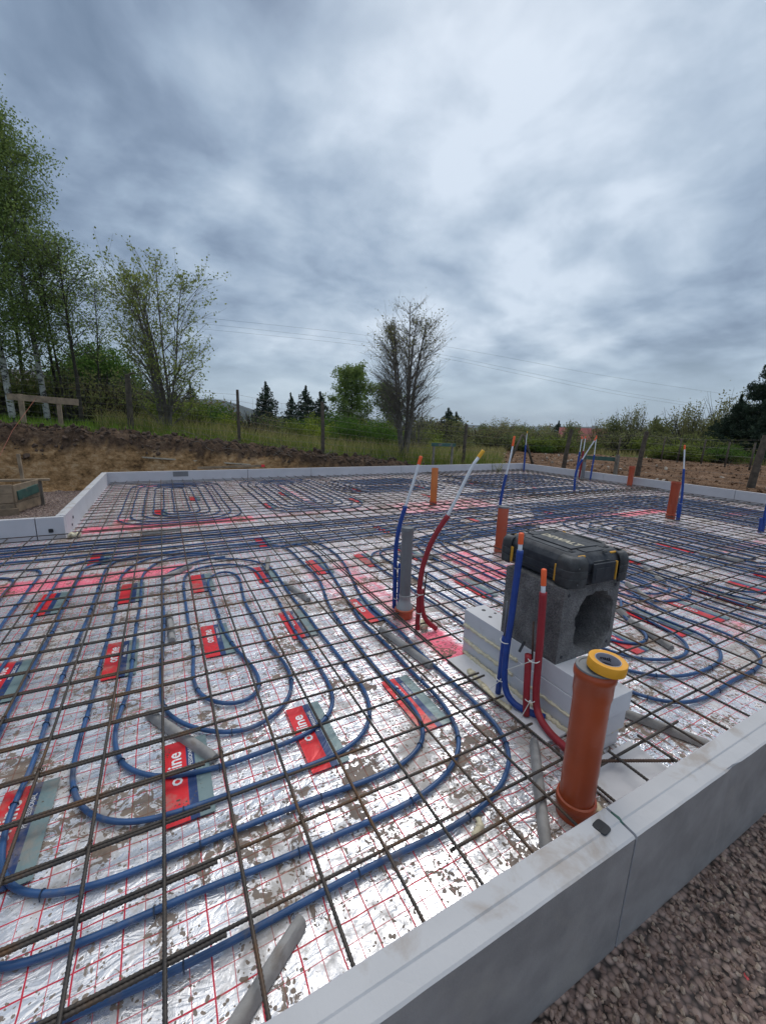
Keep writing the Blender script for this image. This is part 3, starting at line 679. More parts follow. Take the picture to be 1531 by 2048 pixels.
# remaining legs of the front left room
for i,x in enumerate((-.81,-.95)):
    run([(x-.02,-.5),(x,1.0),(x,3.1+.1*i),(x+2.2,3.16+.1*i),(3.6,3.2+.1*i)],'blue pipe leg at the left of the photo, %s of two turning right'%('right' if i==0 else 'left'),.22,True,8)
for i,x in enumerate((-1.10,-1.24,-1.38)):
    run([(x,.2),(x,3.12-.16*i),(x-.8,3.14-.16*i),(-3.5,3.16-.16*i)],'%s blue pipe curving off to the left at the left side of the photo'%('outer','middle','inner')[i],.2,i==0,8)
# bundle crossing the slab
for k,y in enumerate((3.40,3.62,3.71,3.84,3.93)):
    run([(-3.9,y-.02),(-.5,y),(2.5,y+.03),(4.2+.25*k,y+.02),(8.8,y-.05 if k%2 else y+.0)],'blue pipe of the bundle crossing the slab, number %s from the near side'%('one','two','three','four','five','six','seven')[k],.2)
def nest(cx,cyy,hw0,hh0,k,step,label,clips=False,open_dir=None,rad=.3):
    for i in range(k):
        hw,hh=hw0+step*i,hh0+step*i
        poly=[(cx-hw,cyy-hh),(cx+hw,cyy-hh),(cx+hw,cyy+hh),(cx-hw,cyy+hh)]
        P=fillet(poly,min(rad+.05*i,hw*.98,hh*.98),True,8); 
        o=pipe(jit(dens(P,.09)),label%('first','second','third','fourth','fifth','sixth','seventh','eighth')[i],clips,n=5 if not clips else 8,raw=True)
nest(-.10+.17,6.35,.10,1.15,6,.135,'blue pipe ring in the back left coil, %s from its middle',False,None,.3)
nest(2.05,6.4,.10,1.05,6,.14,'blue pipe ring in the coil left of the yellow-orange stub, %s from its middle')
nest(4.2,6.75,1.2-.75,.10,8,.115,'blue pipe ring in the coil behind the yellow-orange stub, %s from its middle')
nest(7.7,6.6,.9,.10,8,.135,'blue pipe ring in the far right coil, %s from its middle')
nest(8.45,2.0,.10,.9,7,.13,'blue pipe ring in the coil by the right edge board, %s from its middle')
nest(5.55,1.35,.10,.72,6,.135,'blue pipe ring in the coil left of the leaning red-brown stub, %s from its middle',True)
nest(3.55,1.25,.10,.62,3,.14,'blue pipe ring in the coil behind the tool case, %s from its middle',True)
for i,x in enumerate((1.62,1.78,1.94,2.1,2.26,2.42,2.58,2.74)):
    run([(x,.62 if i<2 else .75),(x,2.35+.05*i),(x+.5,2.6+.06*i),(6.5,2.62+.07*i)] if i%2 else [(x,.6),(x,1.6),(x-.02,2.2),(x+.15,2.45+.04*i),(4.4,2.5+.04*i)],'blue pipe leg behind the tool case, %s from the left'%('first','second','third','fourth','fifth','sixth','seventh','eighth')[i],.16,i<4,8)
for i in range(6):
    y=4.62+.12*i if i<2 else 4.95+.1*(i-2)
    run([(5.0,y),(9.2-.1*i,y-.03),(9.7-.1*i,y+.5)],'blue pipe running across between the two far coils, %s'%('nearest','second','third','fourth','fifth','farthest')[i],.2)
for i in range(6):
    y=3.02+.11*i
    run([(4.8+.1*i,y),(7.2,y-.02),(7.6+.1*i,y-.3),(9.9-.11*i,y-.35)],'blue pipe running behind the leaning stub, %s from the near side'%('first','second','third','fourth','fifth','sixth')[i],.15)
for i in range(5):
    y=-.42+.14*i
    run([(3.6+.14*i,1.9),(3.6+.14*i,y),(9.7-.14*i,y),(9.7-.14*i,.9)],'long blue pipe along the near edge at right, %s from that edge'%('first','second','third','fourth','fifth')[i],.3,i<3,8)

# ---------------- reinforcement mats ----------------
def barpts(a,b,z):
    a=Vector(a);b=Vector(b);L=(b-a).length;n=max(2,int(L/.25)); out=[]
    for i in range(n+1):
        p=a+(b-a)*i/n; out.append(Vector((p.x+.004*fbm(p.x*.8,p.y*.8,a.x+5),p.y+.004*fbm(p.x*.8,p.y*.8,a.y+9),z+.004*fbm(p.x*1.1,p.y*1.1,3))))
    return out
def barmesh(mb,P,r):
    # ribbed where near the camera, plain where far
    cam0=Vector((-.1156,-1.276,1.335)); V_=[];RR=[]
    for a,b in zip(P[:-1],P[1:]):
        dn=((a+b)/2-cam0).length
        if dn<3.1:
            n=max(2,int((b-a).length/.0036)); 
            for k in range(n): V_.append(a+(b-a)*k/n); RR.append(r*(1.14 if k%3==0 else .93))
        else: V_.append(a); RR.append(r)
    V_.append(P[-1]); RR.append(r); mb.tube(V_,RR,6)
def mat_(x0,x1,y0,y1,ox,oy,z,label,pitch=.2,exclude=None,xa0=None):
    root=thing('rebar_mat',label,'rebar mat',(0,0,0),'welded steel reinforcement mats')
    i=math.ceil((x0-ox)/pitch-1e-6)
    while ox+i*pitch<=x1+1e-6:
        x=ox+i*pitch; i+=1; spans=[(y0,y1)]
        if xa0 is not None and x<xa0: continue
        if x<-1.14: spans=[(y0,min(y1,4.16))]
        for s in spans:
            if s[1]-s[0]<.1: continue
            pieces=[s]
            if 1.38<x<1.62 and s[0]<-.44 and s[1]>.52: pieces=[(s[0],-.45),(.50,s[1])]
            for pc in pieces:
                mb=MB(); barmesh(mb,barpts((x,pc[0],0),(x,pc[1],0),z+.0105),.0056); mb.build('steel_bar',rebar_m,root,True)
    j=math.ceil((y0-oy)/pitch-1e-6)
    while oy+j*pitch<=y1+1e-6:
        y=oy+j*pitch; j+=1; xa=x0
        if y<-.5: continue
        if y>4.2: xa=max(x0,-1.08)
        if x1-xa<.1: continue
        pieces=[(xa,x1)]
        if -.44<y<.5 and xa<1.3 and x1>1.7: pieces=[(xa,1.27+.02*math.sin(y*9)),(1.62,x1)]
        for pc in pieces:
            mb=MB(); barmesh(mb,barpts((pc[0],y,0),(pc[1],y,0),z),.0056); mb.build('steel_bar',rebar_m,root,True)
    return root
Z=.050
mat_(-3.5,-.06,-.66,4.20,0,0,Z,'rebar mat at the front left corner of the slab')
mat_(-.26,4.30,-.44,4.40,0,0,Z+.001 if False else Z,'rebar mat in the middle foreground around the foam stack') if False else None
mat_(-.92,4.28,-.66,4.40,.0,.0108,Z+.0008,'rebar mat in the middle foreground around the foam stack',xa0=.0)
mat_(3.95,10.05,-.66,4.40,.008,-.010,Z-.002,'rebar mat in front of the right edge board, by the near edge')
mat_(-1.08,3.2,4.05,8.36,.0,.02,Z+.011,'rebar mat in the back left room of the slab')
mat_(2.85,6.6,4.05,8.36,.012,.045,Z+.003,'rebar mat behind the yellow-orange stub at the back')
mat_(6.25,10.06,4.05,8.36,-.01,.06,Z+.012,'rebar mat in the far right corner of the slab')
# doubled overlap bars
def lone(a,b,z,label,mat=None,r=.0058):
    mb=MB(); barmesh(mb,barpts(a,b,z),r); return tag(mb.build('steel_bar',mat or rebar_m,None,True),label,'steel bar')
lone((.585,-.478,0),(1.88,-.470,0),Z-.006,'short steel bar end lying along the near edge left of the big orange pipe')
lone((1.22,.55,0),(1.24,3.9,0),Z+.008,'doubled steel bar running away past the grey pipe')
lone((1.33,-.46,0),(1.62,-.60,0),Z,'rusty bent steel rod poking out from the foam stack to the near edge board',rust,.0062)
lone((1.30,.18,0),(1.12,.17,0),Z+.002,'short cut bar stub left of the blue sleeve')

# ---------------- grey fibre concrete spacers ----------------
def spacer(a,b,label,r=.0175,z=None):
    a=Vector((*a,0));b=Vector((*b,0)); d=(b-a); L=d.length; mb=MB()
    prof=[(-1.25,-.85),(-.95,.35),(-.45,.95),(.45,.95),(.95,.35),(1.25,-.85)]
    n=14; K=len(prof); s=Vector((-d.y,d.x,0)).normalized()
    for i in range(n+1):
        u=i/n; k=1 if 0<i<n else .9
        for q,h in prof:
            p=a+d*u+s*(q*r*k*(1+.06*fbm(u*9,q,1))); mb.v.append((p.x,p.y,.004+(h+.9)*r*.95*k*(1+.05*fbm(u*7,h,L))))
    for i in range(n):
        for k in range(K): p=i*K+k;q=i*K+(k+1)%K; mb.f.append((p,q,q+K,p+K)); mb.m.append(0)
    mb.f.append(tuple(range(K))[::-1]); mb.f.append(tuple(n*K+k for k in range(K))); mb.m+=[0,0]
    o=autosmooth(mb.build('spacer_bar',concrete_sp),50); return tag(o,label,'spacer','grey fibre concrete spacer bars under the mats')
spacer((-.26,.66),(-.02,.25),'grey spacer bar over the printed patch in the front left coil')
spacer((.125,-.43),(-.12,-.595),'grey spacer bar at the bottom of the photo beside the near edge board',.0165)
spacer((1.215,-.24),(.86,-.62),'grey spacer bar lying between the last blue pipe and the big orange pipe',.0165)
spacer((1.07,.92),(1.13,.42),'grey spacer bar left of the foam stack')
spacer((1.66,-.10),(1.90,-.62),'grey spacer bar right of the foam stack at its near end')
spacer((-.16,1.72),(-.15,1.32),'grey spacer bar left of the centre of the front left coil')
spacer((-.20,2.45),(.03,2.68),'small-looking grey spacer bar at the far end of the front left coil')
spacer((.78,1.55),(.70,1.95),'grey spacer bar between the pipes right of the front left coil')
spacer((.62,2.25),(.72,2.65),'grey spacer bar beyond the front left coil, right of its far end')
spacer((2.75,.29),(2.62,-.06),'grey spacer bar inside the coil right of the concrete block')
spacer((2.95,.62),(2.78,.32),'grey spacer bar right of the tool case, nearest of three')
for k,(a,b) in enumerate([((3.45,.75),(3.25,.42)),((4.05,.95),(3.80,.62)),((5.15,.98),(5.3,.62)),((3.9,1.6),(4.2,1.4)),((2.9,2.45),(3.2,2.6)),((4.9,2.2),(5.2,2.15)),((1.0,3.05),(1.4,3.1)),((-.4,4.05),(.0,4.12)),((2.0,2.2),(2.3,2.0)),((1.9,3.2),(2.2,3.25))]):
    spacer(a,b,['grey spacer bar far right of the tool case, middle one','grey spacer bar right of the concrete block, third away','grey spacer bar in the coil in front of the leaning stub','grey spacer bar behind the tool case at right','grey spacer bar behind the middle red-brown stub','grey spacer bar in front of the far pink stripe','grey spacer bar beside the bundle, left of the grey pipe','grey spacer bar near the pink paint by the left corner','grey spacer bar behind the red sleeve','grey spacer bar by the bundle right of the blue sleeve'][k])

# ---------------- cast-in foam stack, block, tool case ----------------
slab_m=pmat('clean_white_foam',(.62,.625,.65),.75,var=.05,vscale=6,bump=.35,bscale=110,bdist=.002,dirt=(.45,.42,.38),dirtscale=9,dirtamt=.06)
def slab(x0,x1,y0,y1,z0,z1,label,mats=None,rot=0,name='foam_slab'):
    mb=MB(); mb.box(x0,x1,y0,y1,z0,z1); o=mb.build(name,mats or [foam_side]); 
    o.data.materials.clear(); o.data.materials.append(foam_side); o.data.materials.append(foam_m)
    o.data.materials[0]=slab_m; o.data.materials[1]=slab_m
    bevel(o,.003,2); 
    return tag(o,label,'foam slab','stacked white foam slabs')
slab(1.408,1.560,-.420,.500,.178,.272,'top white foam slab of the stack under the concrete block, with black specks')
slab(1.404,1.553,-.412,.492,.088,.1765,'middle white foam slab of the stack')
slab(1.400,1.545,-.400,.485,.006,.0865,'bottom white foam slab of the stack')
bb=slab(1.25,1.404,-.27,.44,.0035,.016,'flat white foam base board left of the stack on the foil'); bb2=slab(1.24,1.60,-.66,-.42,.0035,.012,'muddy flat foam base board between the stack and the near edge board')
for (x,y,s) in ((1.50,.44,.014),(1.475,.355,.012),(1.535,.38,.009)):
    mb=MB(); mb.lathe([(s,0),(s*.9,.0022),(.001,.0024)],7,c=(x,y,.2712),cap1=True); tag(mb.build('dark_chip',blackp),'black speck on top of the foam stack left of the block','chip','black specks on the foam stack')
def glue(P,r0,label,seed,flat=1.):
    rs=random.Random(seed); mb=MB(); Q=catmull([Vector(p) for p in P],.008)
    rad=[r0*(.65+.55*abs(fbm(i*.13,seed,0))+.25*rs.random()) for i in range(len(Q))]; rad[0]*=.4; rad[-1]*=.4
    Q=[q+Vector((rs.uniform(-1,1),rs.uniform(-1,1),rs.uniform(-1,1)))*r0*.25 for q in Q]
    mb.tube(Q,rad,8); zc=Q[0].z; mb.v=[(a+r0*.35*fbm(a*60,b*60,c*60),b+r0*.35*fbm(b*60,c*60,a*60),zc+(c-zc)*flat+r0*.2*fbm(a*90,b*90,c*50)) for a,b,c in mb.v]
    return tag(mb.build('foam_glue',foamglue,None,True),label,'foam bead','beads of cream expanding foam')
glue([(1.402,.49,.180),(1.402,.35,.176),(1.400,.2,.178),(1.402,.06,.174)],.010,'cream foam bead in the upper joint of the stack, left end',1)
glue([(1.400,.48,.090),(1.398,.35,.086),(1.398,.2,.088),(1.400,.08,.084)],.0115,'cream foam bead in the lower joint of the stack, left end',2)
glue([(1.400,-.02,.088),(1.400,-.15,.086),(1.398,-.30,.087),(1.402,-.36,.088)],.008,'cream foam bead in the lower joint of the stack, right of the red sleeve',3)
glue([(1.392,.47,.018),(1.385,.3,.018),(1.388,.12,.020),(1.380,.0,.018),(1.385,-.14,.02),(1.388,-.3,.018)],.013,'cream foam bead along the foot of the stack',4)
glue([(1.30,.30,.018),(1.28,.22,.018),(1.27,.12,.018),(1.25,.04,.02),(1.27,-.05,.018)],.018,'spilled cream foam under the blue sleeve',5,.5)
glue([(1.47,-.410,.088),(1.51,-.408,.091),(1.545,-.408,.090)],.005,'small cream foam squeeze-out on the near end of the stack',6)
glue([(1.15,-.46,.02),(1.17,-.55,.022),(1.14,-.62,.02)],.018,'cream foam around the foot of the big orange pipe',8,.5)
glue([(.70,-.45,.008),(.74,-.44,.010),(.76,-.41,.008)],.014,'pale foam crumb on the foil near the short bar end',9)
glue([(-1.10,4.20,.03),(-1.05,4.17,.04),(-1.0,4.16,.03)],.035,'yellowish foam lump in the inner corner at left',10)
glue([(1.34,.80,.012),(1.36,.90,.012),(1.40,.86,.012)],.022,'dirty foam lump at the foot of the red sleeve',12)
# concrete flue block
def block():
    x0,x1,y0,y1,z0,z1=1.412,1.812,-.148,.205,.274,.640
    root=thing('concrete_block','rough grey hollow concrete block with broken round opening on the foam stack','block',(x0,y0,z0))
    mb=MB(); cx,cz=(x0+x1)/2+.038,z0+.172; N=72; rs=random.Random(4)
    # front face as ring between square outline and jagged opening
    def sq(a):
        c,s=math.cos(a),math.sin(a); 
        k=1e9
        for q,lim in ((c,(x1-cx) if c>0 else (cx-x0)),(s,(z1-cz) if s>0 else (cz-z0))):
            if abs(q)>1e-6: k=min(k,lim/abs(q))
        return c*k,s*k
    angs=sorted([2*math.pi*i/N for i in range(N)]+[math.atan2(sz,sx)%(2*math.pi) for sx in (x1-cx,x0-cx) for sz in (z1-cz,z0-cz)])
    N=len(angs)
    out_=[sq(a) for a in angs]
    def hole(a,kk=1.):
        c,s=math.cos(a),math.sin(a); r=.142+.007*fbm(c*3,s*3,1)
        if s>.2: r+=.016*max(0,s)+.013*fbm(c*6+2,s*6,3)
        if s<-.2: r=min(r,.155/max(.3,-s)) ; r+= .022*max(0,-s-.2)
        sq_=(abs(c)**3.2+abs(s)**3.2)**(-1/3.2); r*=1+(sq_-1)*(.75 if s<0 else .35); r*=.95
        k=min(.88*math.hypot(*sq(a)),r*kk); return c*k,s*k
    for ring,(yy,f) in enumerate(((y0,None),(y0,1.0),(y0+.02,.965),(y0+.31,.93))):
        for i,a in enumerate(angs):
            ox,oz=out_[i] if f is None else hole(a,f)
            jy=.0 if f is None else .004*fbm(ox*30,oz*30,2)*(1 if ring<3 else 0)
            mb.v.append((cx+ox-x0,yy+jy-y0,cz+oz-z0))
    for r_ in range(3):
        for i in range(N):
            j=(i+1)%N; a,b=r_*N+i,r_*N+j; mb.f.append((a,b,b+N,a+N)); mb.m.append(0)
    mb.f.append(tuple(3*N+i for i in range(N))); mb.m.append(0)
    k=len(mb.v); X,Y,Zz=x1-x0,y1-y0,z1-z0
    # outer shell : subdivided sides
    def grid(p,u,v,nu,nv,flip=False):
        k=len(mb.v); p,u,v=Vector(p),Vector(u),Vector(v); nn=u.cross(v).normalized()
        for b in range(nv+1):
            for a in range(nu+1):
                q=p+u*(a/nu)+v*(b/nv); e=0 if a in (0,nu) or b in (0,nv) else .0022*fbm(q.x*24,q.y*24,q.z*24)
                mb.v.append(tuple(q+nn*e))
        for b in range(nv):
            for a in range(nu):
                c=k+b*(nu+1)+a; mb.f.append((c,c+1,c+nu+2,c+nu+1)); mb.m.append(0)
    grid((0,0,0),(0,0,Zz),(0,Y,0),24,24); grid((X,0,0),(0,Y,0),(0,0,Zz),24,24)
    grid((0,Y,0),(0,0,Zz),(X,0,0),12,12); grid((0,0,Zz),(X,0,0),(0,Y,0),12,12); grid((0,0,0),(0,Y,0),(X,0,0),8,8)
    # rebar sockets in the corners
    o=mb.build('block_body',conc,root)
    for (ax,az) in ((.032,.335),(.365,.335),(.034,.03),(.362,.035)):
        m2=MB(); m2.lathe([(.0085,0),(.0075,.002)],10,cap1=True); h=m2.build('corner_hole',ink_shade,root); h.location=(ax,-.0005,az); h.rotation_euler=(R(90),0,0)
    for nm_,(a,b,c) in {}.items(): pass
    return root
block()
# tool case (local: x width .37, y length .46, z height .135)
def toolcase():
    root=thing('tool_case','dusty black tool case with yellow latches lying on the concrete block','tool case',(1.632,.062,.642),rotz=R(-3.0)); root.scale=(1,1,1.10)
    W,L,H=.192,.236,.135
    def rbox(x0,x1,y0,y1,z0,z1,ch,mats,name,seg=3,parent=root):
        mb=MB(); mb.box(x0,x1,y0,y1,z0,z1); o=mb.build(name,mats,parent); bevel(o,ch,seg,30); return autosmooth(o,40)
    # lower shell and lid as stepped, chamfered profiles
    def shell(name,secs,mats):
        mb=MB(); cut=.035; n=len(secs)
        for (w_,l_,z,c) in secs:
            for (x,y) in ((-w_+c,-l_),(w_-c,-l_),(w_,-l_+c),(w_,l_-c),(w_-c,l_),(-w_+c,l_),(-w_,l_-c),(-w_,-l_+c)): mb.v.append((x,y,z))
        for i in range(n-1):
            for k in range(8): a=i*8+k;b=i*8+(k+1)%8; mb.f.append((a,b,b+8,a+8)); mb.m.append(0)
        mb.f.append(tuple(range(8))[::-1]); mb.f.append(tuple((n-1)*8+k for k in range(8))); mb.m+=[0,0]
        o=mb.build(name,mats,root); bevel(o,.0035,2,25); return autosmooth(o,40)
    shell('case_body',[(W-.020,L-.020,.004,.02),(W-.008,L-.010,.014,.024),(W-.004,L-.006,.052,.026),(W-.008,L-.010,.054,.026),(W-.008,L-.010,.060,.026)],[case_m])
    lid=shell('case_lid',[(W-.006,L-.008,.0605,.026),(W-.003,L-.005,.070,.026),(W-.006,L-.008,.098,.026),(W-.022,L-.028,.120,.03),(W-.040,L-.050,.133,.03),(W-.048,L-.058,.1335,.03),(W-.050,L-.060,.1315,.03)],[case_m])
    # raised centre panel with ridges
    rbox(-.088,.088,-.125,.125,.131,.1375,.003,[case_m],'lid_panel')
    rbox(-.135,-.096,-.16,.16,.128,.1345,.003,[case_m],'lid_rib'); rbox(.096,.135,-.16,.16,.128,.1345,.003,[case_m],'lid_rib')
    rbox(-.060,.060,-.185,-.133,.128,.1365,.003,[case_m],'lid_step'); rbox(-.060,.060,.133,.185,.128,.1365,.003,[case_m],'lid_step')
    # groove lines on the long sides
    for s in (-1,1):
        for z in (.030,.078): rbox(s*(W-.006)-.002,s*(W-.006)+.002,-.14,.16,z,z+.003,.0008,[case_c],'side_rib',1)
        rbox(s*(W-.005)-.003,s*(W-.005)+.003,-.10,.06,.034,.064,.002,[case_m],'side_panel',2)
    # corner bumpers
    for sx in (-1,1):
        for sy in (-1,1):
            mb=MB(); n=8; pr=[(.004,.0),(.010,.0),(.0115,.036),(.0095,.0375),(.0095,.0395),(.0115,.041),(.0125,.070),(.0105,.0715),(.0105,.0735),(.0115,.075),(.008,.104),(-.004,.121),(-.022,.128)]
            cx_,cy2=(W-.046),(L-.046)
            outl=[]
            for k in range(n+3):
                if k==0: outl.append((cx_-.038,cy2+.043)); continue
                if k==n+2: outl.append((cx_+.043,cy2-.038)); continue
                a=R(90)-R(90)*(k-1)/n; outl.append((cx_+.043*math.cos(a),cy2+.043*math.sin(a)))
            m_=len(outl)
            for (o_,z) in pr:
                for (x,y) in outl:
                    vx,vy=x-(cx_-.03),y-(cy2-.03); q=math.hypot(vx,vy); mb.v.append((sx*(x+vx/q*o_),sy*(y+vy/q*o_),z+.003))
            for i in range(len(pr)-1):
                for k in range(m_-1): a=i*m_+k; mb.f.append((a,a+1,a+m_+1,a+m_) if sx*sy<0 else (a+m_,a+m_+1,a+1,a)); mb.m.append(0)
            o=mb.build('corner_bumper',case_c,root); sd_=o.modifiers.new('thick','SOLIDIFY'); sd_.thickness=.006; sd_.offset=-1; autosmooth(o,45)
            for zz in (.022,.09):
                m2=MB(); m2.lathe([(.0035,0),(.003,.0015)],10,cap1=True); h=m2.build('rivet',greypvc,root); h.location=(sx*(W-.03),sy*(L+.0085),zz); h.rotation_euler=(R(90*sy*1.0 if sy<0 else -90),0,0)
    # latches on the short ends, yellow strips beside them
    for sy in (-1,1):
        y_=sy*(L+.001)
        rbox(-.072,.072,min(y_,y_+sy*.010),max(y_,y_+sy*.010),.014,.100,.004,[case_m],'end_latch')
        rbox(-.060,.060,min(y_+sy*.008,y_+sy*.013),max(y_+sy*.008,y_+sy*.013),.030,.080,.003,[case_m],'latch_panel')
        for k in range(4): rbox(-.050,.050,sy*(L-.028)-.003,sy*(L-.028)+.003,.111-.0+k*.0,.1135+.002,.001,[case_c],'latch_rib',1) if k==0 else None
        for k in range(3): rbox(-.052,.052,sy*(L-.012-.016*k)-.0035,sy*(L-.012-.016*k)+.0035,.098+.0085*k,.104+.0085*k,.0015,[case_c],'latch_rib',1)
        for sx in (-1,1):
            if not (sx<0 and sy<0): rbox(sx*.086-.004,sx*.086+.004,min(y_-sy*.004,y_+sy*.0075),max(y_-sy*.004,y_+sy*.0075),.016,.098,.0015,[case_y],'latch_edge',1)
            rbox(sx*.105-.022,sx*.105+.022,min(sy*(L-.062),sy*(L-.030)),max(sy*(L-.062),sy*(L-.030)),.112,.1275,.003,[case_y],'latch_tab',2)
    for sx in (-1,1):     # upright yellow strips on the long sides behind the bumpers
        for sy in (-1,1): rbox(sx*(W-.0005)-.0035,sx*(W-.0005)+.0035,sy*(L-.092)-.0085,sy*(L-.092)+.0085,.012,.086,.002,[case_y],'latch_strip',1)
    # carrying handle on the far long side
    mb=MB(); mb.tube(catmull([Vector((W-.04,-.10,.112)),Vector((W-.010,-.09,.120)),Vector((W+.002,-.06,.124)),Vector((W+.002,.06,.124)),Vector((W-.010,.09,.120)),Vector((W-.04,.10,.112))],.01),.009,8); mb.build('carry_handle',case_c,root,True)
    rbox(W-.030,W-.006,.14,.175,.112,.128,.003,[case_y],'handle_clip',1)
    for (x,y) in ((-.118,-.15),(.118,-.15),(-.118,.15),(.118,.15),(-.04,.205),(.04,-.205)):
        m2=MB(); m2.lathe([(.0115,.132),(.0115,.1375),(.009,.1382),(.0085,.1362)],16,c=(x,y,0),cap1=True); m2.build('lid_stud',case_c,root,True)
    # worn maker's lettering, reads towards the near end from the left side
    text_mesh('DEWALT',.060,case_t,'lettering',root,Matrix.Translation((-.026,.122,.1378))@Matrix.Rotation(R(-90),4,'Z')@Matrix.Diagonal((.95,1,1,1)),.0006,1.02,.0018)
    return root
toolcase()

# ---------------- standing pipes ----------------
def standpipe(name,label,x,y,r,h,mat,lid=None,socket_top=True,foot=True,lean=(0,0),catn='drain pipe',segs=48,footmat=None):
    root=thing(name,label,catn,(x,y,0)); root.rotation_euler=(lean[0],lean[1],0)
    pr=[]
    if socket_top:
        pr=[(r,.03),(r,h-.16*r/.08-.02),(r*1.015,h-.15*r/.08),(r*1.075,h-.125*r/.08),(r*1.08,h-.05*r/.08),(r*1.15,h-.042*r/.08),(r*1.165,h-.028*r/.08),(r*1.15,h-.012*r/.08),(r*1.11,h-.006),(r*1.11,h),(r*1.04,h),(r*1.03,h-.05)]
    else: pr=[(r,.0),(r,h-.002),(r*.985,h),(r*.94,h),(r*.93,h-.05),(r*.93,.05)]
    mb=MB(); mb.lathe(pr,segs); autosmooth(mb.build('pipe_body',mat,root),50)
    if foot:
        mb=MB(); mb.lathe([(r*1.09,.0),(r*1.09,.055*r/.08),(r*1.17,.062*r/.08),(r*1.18,.085*r/.08),(r*1.14,.10*r/.08),(r*1.02,.104*r/.08)],segs); autosmooth(mb.build('foot_socket',footmat or mat,root),50)
    if lid:
        mb=MB(); rl=r*(1.07 if socket_top else 1.02); z=h-.012
        mb.lathe([(rl*.98,z),(rl*1.03,z+.012),(rl*1.03,z+.017),(rl*1.0,z+.019),(rl*.86,z+.0185),(rl*.84,z+.016),(.001,z+.0165)],segs); autosmooth(mb.build('pipe_lid',lid,root),40)
    return root
bp=standpipe('drain_pipe','big orange drain pipe with a grey lid standing beside the near edge board',1.089,-.538,.0570,.574,orange,greylid)
for (a,z0,z1,wd) in ((-.98,.40,.41,.010),(-1.0,.175,.215,.008),(-1.0,.30,.38,.003),(-1.0,.06,.14,.003),(-1.0,.23,.29,.003)):
    mb=MB(); rr_=.0574
    for i in range(3):
        for k in range(2): mb.v.append((rr_*math.cos(a+(i-1)*wd/2/rr_),rr_*math.sin(a+(i-1)*wd/2/rr_),z0 if k==0 else z1))
    for i in range(2): q=i*2; mb.f.append((q,q+2,q+3,q+1)); mb.m.append(0)
    mb.build('printed_mark',orangeink if False else pmat('faded_print',(.10,.03,.015),.5),bp)
gp=standpipe('drain_pipe','grey drain pipe with socket and lid standing in a red-brown collar',1.318,1.040,.0385,.648,greypvc,greylid,True,False)
mb=MB(); mb.lathe([(.062,0),(.064,.045),(.068,.048),(.068,.062),(.060,.068)],36); autosmooth(mb.build('foot_collar',orange2,gp),45)
mb=MB(); mb.lathe([(.060,.066),(.056,.085),(.044,.112),(.0405,.125),(.0405,.150),(.0425,.152),(.0425,.165),(.039,.167)],36); autosmooth(mb.build('reducer',pmat('pale_grey_pvc',(.33,.335,.345),.45,var=.08),gp),45)
standpipe('drain_pipe','slim yellow-orange drain stub in the middle distance',3.925,4.463,.056,.638,orange3,None,False,True,footmat=orange2)
standpipe('drain_pipe','red-brown drain stub with grey lid behind the left end of the tool case',3.085,1.957,.056,.505,orange2,greylid,False,True)
standpipe('drain_pipe','stout red-brown drain stub with flared top next to the lone blue sleeve',6.97,2.246,.062,.590,orange2,None,True,True)
standpipe('drain_pipe','far red-brown drain stub against the right edge board',9.98,4.78,.060,.515,orange2,None,True,False)
standpipe('drain_pipe','small grey pipe in the far cluster of tubes',10.02,6.12,.042,.49,greypvc,None,False,False,segs=20)
# roll of tape on the lid
tp=thing('tape_roll','roll of yellow masking tape lying on the lid of the big orange pipe','tape roll',(1.101,-.563,.5835),rotz=R(20)); tp.rotation_euler=(R(3.5),R(2),0)
mb=MB(); mb.lathe([(.0395,.0015),(.0565,.0),(.0580,.001),(.0582,.032),(.0570,.0335),(.0405,.0332),(.0395,.0325)],64); o=autosmooth(mb.build('tape',yellow_m,tp),40)
mb=MB(); mb.lathe([(.0390,.0012),(.0390,.0330),(.0368,.0330),(.0368,.0012),(.0390,.0012)],64); o=autosmooth(mb.build('cardboard_core',tapecore,tp),40)
def ring_text(txt,size,ang,z,parent,r=.0366):
    cu=text_mesh(txt,size,ink_shade,'lettering',parent,Matrix.Identity(4),.0001,1.0,.0006)
    for v in cu.data.vertices:
        a=ang-v.co.x/r; v.co=Vector(((r)*math.cos(a),(r)*math.sin(a),z+v.co.y))
ring_text('mask',.017,R(70),.010,tp); ring_text('mask',.017,R(160),.012,tp)

